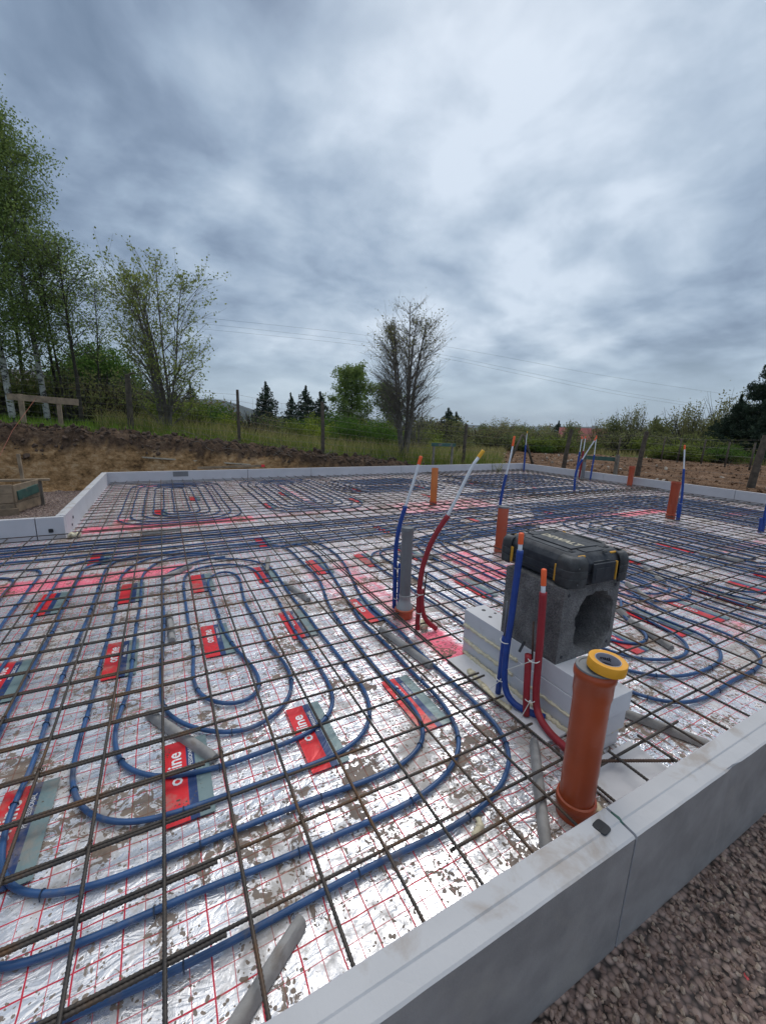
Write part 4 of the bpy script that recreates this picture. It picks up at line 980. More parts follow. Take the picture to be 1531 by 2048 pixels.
# ---------------- risers ----------------
RS={'greyside_blue':([(1.308,1.164,0.012),(1.306,1.165,0.177),(1.304,1.167,0.353),(1.299,1.169,0.488),(1.319,1.158,0.632),(1.336,1.148,0.716),(1.353,1.138,0.782)],[(1.392,1.115,0.949),(1.422,1.098,1.087)],[(1.429,1.094,1.132)]),
'red':([(1.288,0.816,0.012),(1.291,0.814,0.130),(1.283,0.820,0.335),(1.298,0.810,0.435),(1.310,0.801,0.514),(1.339,0.782,0.635),(1.379,0.755,0.722),(1.416,0.730,0.795)],[(1.451,0.707,0.901),(1.487,0.683,1.014),(1.527,0.656,1.124),(1.551,0.640,1.170)],[(1.566,0.630,1.203)]),
'S3':([(3.170,2.108,0.012),(3.181,2.098,0.097),(3.171,2.107,0.283),(3.172,2.106,0.490),(3.180,2.098,0.672),(3.200,2.079,0.836)],[(3.218,2.061,1.018),(3.228,2.052,1.158)],[(3.233,2.047,1.254)]),
'S4':([(9.883,8.110,0.012),(9.880,8.113,0.420),(9.869,8.125,0.837)],[(9.873,8.120,1.205)],[(9.874,8.119,1.266)]),
'S5':([(7.703,4.583,0.012),(7.684,4.609,0.326),(7.698,4.590,0.500),(7.715,4.567,0.631),(7.748,4.523,0.734)],[(7.816,4.433,0.989),(7.861,4.373,1.147)],[(7.874,4.356,1.200)]),
'cla':([(10.180,6.420,0.012),(10.190,6.406,0.353),(10.200,6.393,0.759)],[(10.204,6.387,1.117)],[(10.203,6.389,1.171)]),
'clr':([(10.299,6.390,0.012),(10.309,6.376,0.410),(10.312,6.371,0.788)],[(10.318,6.364,1.133)],[(10.318,6.363,1.187)]),
'clb':([(10.244,6.003,0.012),(10.247,5.998,0.366),(10.256,5.986,0.709)],[(10.250,5.994,1.161)],[(10.250,5.994,1.214)]),
'S6':([(6.884,2.076,0.012),(6.879,2.088,0.299),(6.880,2.085,0.405),(6.861,2.124,0.811)],[(6.846,2.156,1.115)],[(6.843,2.162,1.167)]),
'S7':([(7.222,1.172,0.012),(7.221,1.177,0.141),(7.219,1.183,0.332),(7.222,1.173,0.545)],[(7.226,1.160,0.823)],[(7.228,1.156,0.891)]),
}
def riser(label,sl,wp,cp,sleeve,cap,rs=.0155,rw=.0098,second=None,ties=(),rod=None,rc=None,name='heating_riser'):
    root=thing(name,label,'pipe riser',sl[0]); o=Vector(sl[0])
    L=lambda P:[Vector(p)-o for p in P]
    S=catmull(smoothpts(L(sl),1),.02); mb=MB(); mb.tube(S,[rs*(1+.03*fbm(i*.4,0,0)) for i in range(len(S))],14); mb.build('sleeve',sleeve,root,True)
    W=catmull([S[-3]]+L(wp),.03); mb=MB(); mb.tube(W,rw,12); mb.build('inner_tube',whitepipe,root,True)
    d=(W[-1]-W[-2]).normalized(); e=Vector(cp)-o; e=W[-1]+d*max(.03,(e-W[-1]).length); mb=MB(); q=rc or rw*1.22
    mb.tube([W[-1]-d*.012,W[-1]+d*.004,e-d*.004,e],[q,q,q,q*.75],14); autosmooth(mb.build('end_cap',cap,root),60)
    if second:
        P=catmull(smoothpts(L(second),1),.02); mb=MB(); mb.tube(P,rs*.95,12); mb.build('short_sleeve',sleeve,root,True)
    if rod: mb=MB(); mb.tube(L(rod),.0045,8); mb.build('support_rod',greypvc if sleeve is sleeveblue else rust,root,True)
    for (c,dirv,rad,tail) in ties:
        c=Vector(c)-o; mb=MB(); P=[]
        ax=Vector(dirv).normalized(); u=ax.orthogonal().normalized(); v=ax.cross(u)
        for k in range(17): a=2*math.pi*k/16; P.append(c+u*math.cos(a)*rad[0]+v*math.sin(a)*rad[1])
        mb.tube(P,.0022,6)
        if tail: mb.tube([c+Vector(tail[0]),c+Vector(tail[1])],.002,5); mb.box(*(lambda q:(q.x-.004,q.x+.004,q.y-.004,q.y+.004,q.z-.003,q.z+.003))(c+Vector(tail[0])))
        mb.build('cable_tie',tie_m,root,False)
    return root
g=RS['greyside_blue']
riser('tall blue sleeved tube with orange cap leaning beside the grey pipe',*[g[0],g[1],g[2][0]],sleeveblue,capor,second=[(1.325,1.13,.03),(1.327,1.13,.18),(1.330,1.14,.36)],ties=[((1.315,1.148,.10),(0,0,1),(.034,.02),((.03,-.01,0),(.06,-.02,-.05))),((1.315,1.15,.33),(0,0,1),(.034,.02),None)],rod=[(1.335,1.14,.30),(1.33,1.15,.50)])
g=RS['red']
riser('tall red sleeved tube with yellow cap bending to the right of the grey pipe',*[g[0],g[1],g[2][0]],sleevered,capye,rs=.0165,second=[(1.40,.76,.02),(1.345,.775,.06),(1.312,.79,.11),(1.30,.80,.18),(1.298,.802,.30)],ties=[((1.293,.81,.14),(0,0,1),(.030,.022),((-.01,-.03,0),(-.02,-.04,-.07))),((1.292,.808,.27),(0,0,1),(.028,.022),((-.02,-.02,0),(-.06,.02,-.06)))],rod=[(1.31,.79,.26),(1.315,.785,.42)])
g=RS['S3']; riser('blue sleeved tube rising behind the red-brown stub left of the tool case',g[0],g[1],g[2][0],sleeveblue,capor,rs=.016)
g=RS['S4']; riser('blue sleeved tube in the far right corner of the slab',g[0],g[1],g[2][0],sleeveblue,capye,rs=.026,rw=.011)
g=RS['S5']; riser('blue sleeved tube bending right in front of the far cluster',g[0],g[1],g[2][0],sleeveblue,capor,rs=.024,rw=.012,ties=[((7.690,4.60,.33),(0,0,1),(.03,.03),((.02,0,0),(.26,-.06,-.01)))])
def shx(g,dx,dy=0): return ([(a+dx,b+dy,c) for a,b,c in g[0]],[(a+dx,b+dy,c) for a,b,c in g[1]],(g[2][0][0]+dx,g[2][0][1]+dy,g[2][0][2]))
a,b,c=shx(RS['cla'],-.25,-.14); riser('thin blue sleeved tube at the left of the far cluster',a,b,c,sleeveblue,capor,rs=.024,rw=.012)
a,b,c=shx(RS['clr'],-.28,-.16); riser('thin red sleeved tube in the far cluster',a,b,c,sleevered,capor,rs=.024,rw=.012)
a,b,c=shx(RS['clb'],-.24,-.13); riser('blue sleeved tube at the right of the far cluster',a,b,c,sleeveblue,capor,rs=.022,rw=.012,ties=[((10.0,5.86,.45),(0,0,1),(.03,.03),((.02,0,0),(.34,-.1,.0)))])
g=RS['S6']; riser('upright blue sleeved tube beside the stout red-brown stub',g[0],g[1],g[2][0],sleeveblue,capor,rs=.0165,second=[(6.865,2.09,.01),(6.862,2.10,.15),(6.861,2.10,.29)],ties=[((6.87,2.09,.28),(0,0,1),(.035,.025),None)])
g=RS['S7']; riser('blue sleeved tube cut off by the right edge of the photo',g[0],g[1],g[2][0],sleeveblue,capor,rs=.022,second=[(7.19,1.19,.01),(7.185,1.19,.12),(7.18,1.20,.22)])
riser('near blue sleeved tube with orange cap in front of the concrete block',[(1.36,-.17,.028),(1.315,-.10,.027),(1.283,-.045,.034),(1.278,.0,.065),(1.278,.026,.12),(1.279,.029,.221),(1.280,.027,.352),(1.286,.021,.472),(1.288,.018,.709),(1.290,.017,.792)],[(1.289,.018,.834)],(1.290,.018,.874),sleeveblue,capor,rs=.0155,
  second=[(1.300,.074,.02),(1.290,.062,.077),(1.286,.056,.14),(1.286,.055,.213),(1.285,.054,.300),(1.288,.052,.347)],ties=[((1.283,.046,.125),(0,0,1),(.034,.024),((-.01,-.01,.0),(-.05,.02,-.06))),((1.284,.044,.330),(0,0,1),(.034,.024),None)],rod=[(1.284,.055,.33),(1.279,.052,.53)])
riser('near red sleeved tube with orange cap in front of the concrete block',[(1.285,-.42,.03),(1.288,-.32,.03),(1.293,-.245,.032),(1.315,-.175,.04),(1.332,-.135,.07),(1.334,-.122,.128),(1.333,-.118,.277),(1.332,-.117,.385),(1.324,-.107,.630)],[(1.322,-.104,.674)],(1.317,-.099,.737),sleevered,capor,rs=.0165,
  second=[(1.298,-.115,.022),(1.303,-.100,.09),(1.306,-.092,.17),(1.305,-.088,.25),(1.303,-.083,.318)],ties=[((1.318,-.107,.105),(0,0,1),(.036,.026),((-.02,-.02,.0),(-.05,-.0,-.10))),((1.317,-.104,.305),(0,0,1),(.036,.026),((-.03,-.01,.0),(-.05,.10,-.10)))],rod=[(1.33,-.085,.29),(1.322,-.075,.475)])
mb=MB(); mb.box(-.012,.012,-.006,.006,-.028,.028); o=bevel(mb.build('black_clip',blackp),.003); o.location=(1.30,-.045,.34); o.rotation_euler=(.3,.35,.6); tag(o,'small black plastic clip tied beside the near red sleeve','clip')

# ---------------- stones ----------------
rs=np.random.RandomState(3)
ico=[]; 
def ico_stone(seed):
    r_=np.random.RandomState(seed); import itertools
    bm_v=[];ph=(1+5**.5)/2
    base=[(-1,ph,0),(1,ph,0),(-1,-ph,0),(1,-ph,0),(0,-1,ph),(0,1,ph),(0,-1,-ph),(0,1,-ph),(ph,0,-1),(ph,0,1),(-ph,0,-1),(-ph,0,1)]
    F=[(0,11,5),(0,5,1),(0,1,7),(0,7,10),(0,10,11),(1,5,9),(5,11,4),(11,10,2),(10,7,6),(7,1,8),(3,9,4),(3,4,2),(3,2,6),(3,6,8),(3,8,9),(4,9,5),(2,4,11),(6,2,10),(8,6,7),(9,8,1)]
    V_=np.array(base)/math.hypot(1,ph); V_=V_*(r_.uniform(.72,1.15,(12,1))); V_*=np.array([1.25,.85,.68])*r_.uniform(.85,1.15,3)
    return V_,np.array(F)
tmpl=[ico_stone(k) for k in range(10)]
def stones(name,pts,sizes,label,tint=None,mat=stone_m):
    VV=[];FF=[];TT=[];k=0
    for i,(p,s) in enumerate(zip(pts,sizes)):
        V_,F=tmpl[rs.randint(10)]; q=rs.normal(size=4); q/=np.linalg.norm(q); a,b,c,d=q
        Rm=np.array([[1-2*(c*c+d*d),2*(b*c-a*d),2*(b*d+a*c)],[2*(b*c+a*d),1-2*(b*b+d*d),2*(c*d-a*b)],[2*(b*d-a*c),2*(c*d+a*b),1-2*(b*b+c*c)]])
        VV.append(V_@Rm.T*s+np.array(p)); FF.append(F+k); k+=12; TT+= [tint[i] if tint is not None else rs.rand()*.98]*12
    o=mk(name,np.concatenate(VV),np.concatenate(FF),mat,attrs={'tint':('POINT',TT)})
    return tag(o,label,'gravel',kind='stuff')
pts=[];sz=[];tn=[]
area=[(.35,3.3,-2.1,-.80)]
for _ in range(25000):
    x=rs.uniform(.30,3.4); y=-.80-rs.rand()**1.0*1.5
    if y<-.8-.62*(x-.1)-.35: continue
    if y<-.8-(.25+.75*(x-.3)): continue
    s=rs.uniform(.0062,.0102)*(1 if rs.rand()>.12 else 1.35)
    pts.append((x,y-s,-.186+rs.uniform(-.006,.012)+ (.006 if rs.rand()<.3 else 0))); sz.append(s); tn.append(rs.rand()*.985 if rs.rand()>.004 else 1.)
stones('gravel_stones',pts,sz,'reddish brown crushed gravel along the near edge board',tn)
pts=[];sz=[];tn=[]
for _ in range(2600):
    x=rs.uniform(-2.4,-1.24); y=rs.uniform(4.4,8.9); s=rs.uniform(.008,.016); pts.append((x,y,-.178)); sz.append(s); tn.append(rs.rand()*.9)
stones('gravel_stones',pts,sz,'gravel bed left of the back left edge board',tn)

# ---------------- vegetation ----------------
def leaves(pts,size,seed,name,mat,parent=None,flat=.0,loc=None,aspect=.6,down=0.):
    r_=np.random.RandomState(seed); P=np.asarray(pts,dtype=float).reshape(-1,3); n=len(P)
    a=r_.normal(size=(n,3)); a[:,2]*=(1-flat); a/=np.linalg.norm(a,axis=1)[:,None]+1e-9
    if down: a[:,2]-=down; a/=np.linalg.norm(a,axis=1)[:,None]
    b=np.cross(a,r_.normal(size=(n,3))); b/=np.linalg.norm(b,axis=1)[:,None]+1e-9
    s=(size*r_.uniform(.6,1.35,n))[:,None]
    V=np.stack([P-a*s,P+b*s*aspect*.8,P+a*s,P-b*s*aspect*.8],1).reshape(-1,3)
    me=bpy.data.meshes.new(name); me.vertices.add(4*n); me.vertices.foreach_set('co',V.ravel())
    me.loops.add(4*n); me.loops.foreach_set('vertex_index',np.arange(4*n,dtype=np.int32))
    me.polygons.add(n); me.polygons.foreach_set('loop_start',np.arange(0,4*n,4,dtype=np.int32)); me.polygons.foreach_set('loop_total',np.full(n,4,dtype=np.int32))
    at=me.attributes.new('tint','FLOAT','FACE'); at.data.foreach_set('value',r_.rand(n).astype(np.float32))
    me.materials.append(mat); me.update(calc_edges=True); me.validate()
    o=bpy.data.objects.new(name,me); C.objects.link(o)
    if parent is not None: o.parent=parent
    if loc is not None: o.location=loc
    return o
def limb(rs,p,d,L,r0,r1,nseg,wob,grav=0.):
    P=[Vector(p)];d=Vector(d).normalized()
    for i in range(nseg):
        d=(d+Vector((rs.gauss(0,wob),rs.gauss(0,wob),rs.gauss(0,wob*.7)+grav))).normalized()
        P.append(P[-1]+d*L/nseg)
    return P,[r0+(r1-r0)*i/nseg for i in range(nseg+1)]
def dirv(az,el): return Vector((math.cos(az)*math.cos(el),math.sin(az)*math.cos(el),math.sin(el)))

def birch(x,y,zb,zt,label,white,seed,crown0=.22,width=1.5,nl=7000,lean=0.,leafm=leaf_birch,sparse=1.,rad=.10,lsz=.037):
    rs=random.Random(seed); H=zt-zb; root=thing('birch_tree' if white else 'slender_tree',label,'tree',(x,y,zb),'tall slender trees at the left')
    T,RT=limb(rs,(0,0,-.1),(lean,0,1),H,rad,.012,16,.018,.02); mb=MB(); mb.tube(T,RT,9); mb.build('trunk',birch_m if white else bark,root,True)
    br=MB(); pts=[]
    nb=int(46*sparse)
    for i in range(nb):
        u=crown0+(1-crown0)*(i/nb)**.9; k=u*(len(T)-1); a=int(k); b=min(a+1,len(T)-1); p=T[a]*(1-(k-a))+T[b]*(k-a)
        w_=width*(.42+.75*math.sin(math.pi*min(1,((u-crown0)/(1-crown0))*.82+.16)))*(1.05-.75*(u>.85)*(u-.85)/.15)*rs.uniform(.65,1.15)
        az=rs.uniform(0,2*math.pi); P,RR=limb(rs,p,dirv(az,R(rs.uniform(30,60))),w_*1.2,.018*(1.25-u),.004,6,.09,-.045)
        br.tube(P,RR,4,caps=False)
        for q in range(6):
            s=P[rs.randint(2,6)]; P2,R2=limb(rs,s,dirv(rs.uniform(0,6.28),R(rs.uniform(-25,40))),rs.uniform(.35,.8),.005,.002,4,.14,-.12)
            br.tube(P2,R2,3,caps=False)
            m=int(nl/(nb*6))
            for _ in range(m):
                e=P2[rs.randint(1,4)]; pts.append((e.x+rs.gauss(0,.13),e.y+rs.gauss(0,.13),e.z+rs.gauss(0,.16)))
    br.build('branches',bark,root); leaves(pts,lsz,seed,'crown',leafm,root,aspect=.75)
    return root
birch(-4.9,16.2,.95,11.2,'tall tree cut off by the left edge of the photo',False,11,.22,1.5,14000)
birch(-4.23,15.9,.95,10.1,'tallest white-barked birch at the left edge behind the batter board',True,12,.20,1.35,14000,.01)
birch(-3.51,16.68,.95,9.7,'white-barked birch behind the right part of the batter board',True,13,.22,1.2,12000,-.01)
birch(-4.49,18.9,.9,9.3,'dark-stemmed tree between the two white birches',False,14,.22,1.2,8000,rad=.07)
birch(-3.35,17.8,.95,8.3,'dark slender tree just right of the second birch',False,15,.25,1.05,5500,rad=.06)
birch(-2.48,16.1,1.0,6.5,'thin upright tree with a sparse crown, rightmost of the left group',False,16,.40,1.15,3200,sparse=1.1,rad=.07)
birch(-3.0,16.9,1.0,6.9,'thin tree with crossing stems left of the rightmost one',False,17,.42,1.0,2200,rad=.045)
birch(-5.4,17.6,.95,9.6,'dark tree half hidden behind the tallest birch',False,18,.2,1.9,9000)
birch(-2.2,19.6,.9,6.3,'distant thin tree with few leaves behind the dark round tree',False,19,.45,1.3,1300,rad=.04)

def fan_tree(x,y,zb,zt,W,label,seed,nst,name,leafm,nl,lsz,twig,up_=(.05,.42),trunk_h=.3,barkm=barkl,leaf_bias=0.,rad=.085,fork=3,ub=.16):
    rs=random.Random(seed); H=zt-zb; root=thing(name,label,'tree',(x,y,zb)); st=MB(); br=MB(); tips=[]
    for i in range(nst):
        az=2*math.pi*i/nst+rs.uniform(-.4,.4); sp=rs.uniform(*up_) if i else .03
        L=H*(1.0-.28*sp/.5)*rs.uniform(.86,1.02) if i else H*.98
        P,RR=limb(rs,(.10*math.cos(az),.10*math.sin(az),-.1),Vector((math.cos(az)*sp,math.sin(az)*sp,1)),L,rad*rs.uniform(.6,1.),.008,14,.028,.012)
        st.tube(P,RR,7)
        n=twig
        for j in range(n):
            u=ub+(1-ub)*(j/n); k=u*14; a=int(k); p=P[min(a,14)]
            out=Vector((p.x,p.y,0)); base=math.atan2(out.y,out.x) if out.length>.05 else rs.uniform(0,6.28)
            a2=base+rs.gauss(0,1.1); shape=math.sin(math.pi*min(1.,(u*.84+.12)))**.5
            pr_=math.hypot(p.x,p.y); L2=max(.22,min(W*.62,(W*shape*rs.uniform(.62,1.04)-pr_)/.78)); L2=min(L2,(H*1.02-p.z)*1.1+.1)
            P2,R2=limb(rs,p,dirv(a2,R(rs.uniform(28,62))),L2,.013*(1.3-u)+.003,.0025,6,.07,.035)
            br.tube(P2,R2,4,caps=False)
            for q in range(fork):
                s=P2[rs.randint(1,5)]; dd=(P2[-1]-P2[0]).normalized()+Vector((rs.gauss(0,.5),rs.gauss(0,.5),rs.gauss(0,.35)))
                P3,R3=limb(rs,s,dd,L2*rs.uniform(.3,.6)+.08,.0035,.0018,4,.09,.03); br.tube(P3,R3,3,caps=False); tips.append(P3[-1]); tips.append(P3[2]); tips.append(P3[3])
            tips.append(P2[-1])
    st.build('stems',barkm,root,True); br.build('branches',barkm,root)
    pts=[]
    if leaf_bias: 
        zz=sorted(t.z for t in tips); thr=zz[int(len(zz)*leaf_bias)]; tips=[t for t in tips if t.z>thr or rs.random()<.25]
    for _ in range(nl):
        e=tips[rs.randint(0,len(tips)-1)]; pts.append((e.x+rs.gauss(0,.045),e.y+rs.gauss(0,.045),e.z+rs.gauss(0,.05)))
    leaves(pts,lsz,seed,'crown',leafm,root,aspect=.85)
    return root
fan_tree(.05,14.16,.75,6.35,2.35,'many-stemmed young maple with small new leaves behind the fence',31,6,'maple_tree',leaf_maple,8000,.036,34,(.03,.17),rad=.07,fork=5,ub=.14)
fan_tree(7.65,11.8,.25,5.75,1.85,'large almost bare rounded tree with a red paint mark near its foot',32,6,'bare_tree',leaf_bud,2300,.030,60,(.04,.17),leaf_bias=.5,rad=.10,fork=9,ub=.24)
mb=MB(); mb.lathe([(.045,0),(.04,.01),(.001,.012)],12,cap1=True); o=mb.build('paint_mark',redpaint); o.location=(7.50,11.72,.62); o.rotation_euler=(R(90),0,R(-33)); tag(o,'round red paint mark on the foot of the bare tree','paint mark')
fan_tree(11.6,17.2,-.1,2.9,1.2,'thin leaning bare tree right behind the large bare one',34,4,'bare_tree',leaf_bud,300,.03,14,(.1,.4),rad=.03)

def cloud(rs,lumps,n):
    pts=[]; tot=sum(l[3]**2*l[4] for l in lumps)
    for (x,y,z,r,h) in lumps:
        k=int(n*r*r*h/tot)
        for _ in range(k):
            v=Vector((rs.gauss(0,1),rs.gauss(0,1),rs.gauss(0,1))).normalized()*(rs.random()**.38); 
            pts.append((x+v.x*r*(1+.15*rs.gauss(0,1)),y+v.y*r*(1+.15*rs.gauss(0,1)),z+v.z*h*(1+.12*rs.gauss(0,1))))
    return pts
def bush_mesh(name,seed,w,h,n,lsz,mat,lumpn=7,twigs=26,stem=False):
    rs=random.Random(seed); lumps=[]
    for i in range(lumpn):
        a=rs.uniform(0,6.28); q=rs.random()**.6*w*.6; hh=h*rs.uniform(.22,.42); lumps.append((math.cos(a)*q,math.sin(a)*q,h*rs.uniform(.28,.72) if i else h*.7,w*rs.uniform(.26,.45),hh))
    root=bpy.data.objects.new(name,None); C.objects.link(root)
    mb=MB()
    for i in range(twigs):
        a=rs.uniform(0,6.28); P,RR=limb(rs,(rs.gauss(0,.12*w),rs.gauss(0,.12*w),-.1),Vector((math.cos(a)*.5*rs.random(),math.sin(a)*.5*rs.random(),1)),h*rs.uniform(.7,1.12),.02*h/2,.004,6,.10); mb.tube(P,RR,4,caps=False)
    mb.build('stems',bark,root); leaves(cloud(rs,lumps,n),lsz,seed,'foliage',mat,root)
    return root
def spruce(name,seed,h,w,n,mat,lsz=.09,whorls=22,gap=.02):
    rs=random.Random(seed); root=bpy.data.objects.new(name,None); C.objects.link(root); mb=MB(); mb.tube([(0,0,-.2),(0,0,h*.5),(0,0,h)],[.02*h,.012*h,.003*h],7); mb.build('trunk',bark,root,True)
    pts=[]; 
    for i in range(whorls):
        u=i/whorls; z=h*(.07+.90*u); L=w*(1-u)**.66*rs.uniform(.85,1.1)+.03*w; nb=max(5,int(13*(1-u*.6)))
        for j in range(nb):
            a=rs.uniform(0,6.28); LL=L*rs.uniform(.65,1.12); m=int(n/(whorls*nb)*(1.7*(1-u)+.25))
            for k in range(m):
                t_=rs.random()**.7; q=LL*t_; s=(.10*w*(1-u)+.03*w)*(1.15-t_)
                pts.append((math.cos(a)*q+rs.gauss(0,s),math.sin(a)*q+rs.gauss(0,s),z-.18*q+.16*q*t_+rs.gauss(0,h*gap)-abs(rs.gauss(0,h*.012))))
    for k in range(int(n*.02)): pts.append((rs.gauss(0,.01*w),rs.gauss(0,.01*w),h*rs.uniform(.93,1.03)))
    leaves(pts,lsz,seed,'needles',mat,root,aspect=.5,down=.3); return root
def copy_tree(o):
    c=o.copy(); C.objects.link(c)
    for ch in o.children: k=ch.copy(); C.objects.link(k); k.parent=c; k.matrix_parent_inverse=ch.matrix_parent_inverse
    return c
_used=set()
def put(proto,x,y,z,sc,label,cat,group=None,rz=None,name=None):
    o=proto if proto.name not in _used and id(proto) not in _used else copy_tree(proto)
    _used.add(id(proto)); o.location=(x,y,z)
    s=sc if isinstance(sc,tuple) else (sc,sc,sc)
    o.scale=s; o.rotation_euler=(0,0,rng.uniform(0,6.28) if rz is None else rz); tag(o,label,cat,group)
    if name: o.name=name
    return o
gz=ground_all
# far conifers
s1=spruce('spruce_tree',41,6.2,1.9,5200,leaf_spr,.13,20); s2=spruce('spruce_tree',42,6.2,1.7,4200,leaf_spr,.13,16)
put(s1,13.46,60.9,-.9,(1.65,1.65,1.2),'dark pointed spruce standing alone left of the group, beyond the fence','spruce','dark spruces beyond the fence')
put(s2,20.8,74.3,-1.3,(1.5,1.5,1.2),'small distant spruce between the tall lone spruce and the pair','spruce','dark spruces beyond the fence')
put(s1,19.18,60.2,-.9,(1.6,1.6,1.17),'left spruce of the touching pair beyond the fence','spruce','dark spruces beyond the fence')
put(s2,21.2,59.6,-.9,(1.9,1.9,1.05),'right spruce of the touching pair beyond the fence','spruce','dark spruces beyond the fence')
put(s2,2.24,37.9,-.3,(.8,.8,.72),'dark spruce behind the right side of the young maple','spruce','dark spruces beyond the fence')
put(s1,8.6,60,-.9,(1.,1.,.55),'low dark conifer left of the lone spruce','spruce','dark spruces beyond the fence')
put(s1,33.5,44.2,-1.6,(1.5,1.5,.83),'dark spruce right of the bare tree, taller of two','spruce','dark spruces beyond the fence')
put(s2,36.3,46.1,-1.8,(1.6,1.6,.8),'dark spruce right of the bare tree, shorter of two','spruce','dark spruces beyond the fence')
put(s2,38.9,47.1,-1.8,(1.1,1.1,.58),'low dark spruce right of the two by the bare tree','spruce','dark spruces beyond the fence')
# near spruces at the right edge
sp=spruce('spruce_tree',45,5.6,2.0,52000,leaf_spr,.055,30,.012)
put(sp,31.0,9.9,-.5,(1.25,1.25,1.2),'big dark spruce cut off by the right edge of the photo','spruce',None)
sp2=spruce('spruce_tree',46,4.0,1.6,24000,leaf_spr,.055,24,.014)
put(sp2,30.6,11.3,-.6,(1.15,1.15,1.05),'smaller dark spruce in front of the big one at right','spruce',None)
put(sp2,32.0,13.0,-.7,(.95,.95,.72),'lowest dark spruce left of the big one at right','spruce',None)
# round dark tree
rs_=random.Random(5)
root=thing('broadleaf_tree','dense dark green round tree behind the slender trees at left','tree',(-3.4,30.2,.25))
mb=MB(); mb.tube([(0,0,-.2),(0,.1,1.4),(.1,0,3)],[.2,.16,.08],8); mb.build('trunk',bark,root,True)
lm=[(.2,0,4.2,1.9,1.2),(0,0,3.3,2.4,1.4),(-1.5,0,2.8,1.3,1.2),(1.5,.2,2.9,1.4,1.1),(.3,-1.,3.6,1.3,1.0),(2.1,0,2.1,1.,1.),(-2.2,.2,2.0,1.1,1.)]
leaves(cloud(rs_,lm,19000),.085,5,'crown',leaf_dark,root)
# mid birch with drooping twigs near the centre
birch(14.1,31.6,-.2,5.7,'drooping half-leafed birch left of the bare tree',False,51,.0,1.9,17000,rad=.09,lsz=.075,sparse=1.4)
birch(17.3,31.0,-.2,4.6,'smaller grey-green tree close behind the drooping birch',False,52,.0,1.5,9000,rad=.06,lsz=.07,sparse=1.2)
# shrub belt
bA=bush_mesh('shrub',61,1.3,1.6,2600,.055,leaf_bush); bB=bush_mesh('shrub',62,1.2,1.5,2400,.055,leaf_bushy); bC=bush_mesh('shrub',63,1.4,1.9,1500,.05,leaf_olive,9,60); bD=bush_mesh('shrub',64,1.2,2.0,600,.045,leaf_brown,8,110); bE=bush_mesh('shrub',65,1.4,1.7,3200,.05,leaf_dark)
def polar(u,D):    # direction as seen from the corner where the photographer stands
    a=YAW+math.atan((u-765)/823.); return -.1156+math.sin(a)*D,-1.276+math.cos(a)*D
G1='shrubs beyond the wire fence'
row=[ # across, distance, kind, width scale, height scale, words
(10,19,bC,1.4,1.25),(70,20,bA,1.3,1.1),(150,19,bC,1.3,1.2),(215,20,bD,1.4,1.15),(255,19.5,bC,1.2,1.15),(300,21,bA,1.3,1.0),(385,18.5,bA,1.0,.92),(425,20,bE,1.2,.9),(455,19,bB,.9,.72),(395,24,bA,1.5,1.25),(345,22,bD,1.2,1.05),
(505,19,bD,1.1,.72),(540,22,bC,1.2,.85),(575,24,bA,1.2,.95),(520,27,bE,1.4,.95),(560,30,bA,1.6,1.15),(600,32,bE,1.7,1.2),(625,26,bB,1.5,1.1),(655,22,bB,1.1,.9),(675,30,bE,1.6,1.4),(700,21,bE,1.2,1.02),(730,23,bA,1.4,1.1),(760,20,bE,1.1,.95),(775,26,bA,1.5,1.2),(640,37,bA,2.0,1.6),(695,39,bC,2.2,1.9),
(820,24,bC,1.4,.8),(845,27,bA,1.5,.85),(870,22,bB,1.0,.62),(880,31,bC,1.8,1.1),(835,36,bC,2.2,1.4),(860,40,bD,2.,1.4),(930,33,bD,2.0,.9),(905,26,bC,1.4,.6),(960,31,bD,2.2,1.1),(985,30,bC,2.0,1.0),(1010,33,bE,1.8,1.0),(1040,30,bA,1.7,.9),(1060,35,bC,2.2,1.2),(1085,31,bA,1.8,1.0),(1110,33,bC,2.0,1.1),(1070,30,bE,1.2,.62),
(1130,36,bD,2.,.9),(1165,35,bA,1.8,.75),(1200,36,bD,2.1,1.25),(1230,34,bC,2.2,1.25),(1262,36,bC,2.2,1.4),(1290,34,bA,2.0,1.2),(1320,36,bC,2.2,1.3),(1345,33,bC,2.0,1.2),(1372,35,bA,2.2,1.35),(1400,33,bA,2.2,1.25),(1425,36,bC,2.2,1.4),(1450,34,bA,2.,1.25),(1310,31,bA,1.4,.85),(1365,30,bA,1.5,.9),(1395,31,bC,1.4,.9),(1430,30,bE,1.3,.85),(1475,33,bC,2.,1.3),(1500,35,bA,2.,1.4),(1245,40,bD,2.,1.6)]
kind={id(bA):'green',id(bB):'bright yellow-green',id(bC):'olive',id(bD):'brown leafless',id(bE):'dark green'}
ordw='first second third fourth fifth sixth seventh eighth ninth tenth eleventh twelfth thirteenth fourteenth fifteenth sixteenth seventeenth eighteenth nineteenth twentieth'.split()
cnt={}
for (u,D,b,ws,hs) in sorted(row,key=lambda r:r[0]):
    if u>925: hs*=.74
    x,y=polar(u,D); k=kind[id(b)]; cnt[k]=cnt.get(k,0)+1
    put(b,x,y,gz(x,y)-.1,(ws,ws,hs),'%s shrub beyond the wire fence, %s of its colour from the left'%(k,ordw[cnt[k]-1]),'shrub',G1)
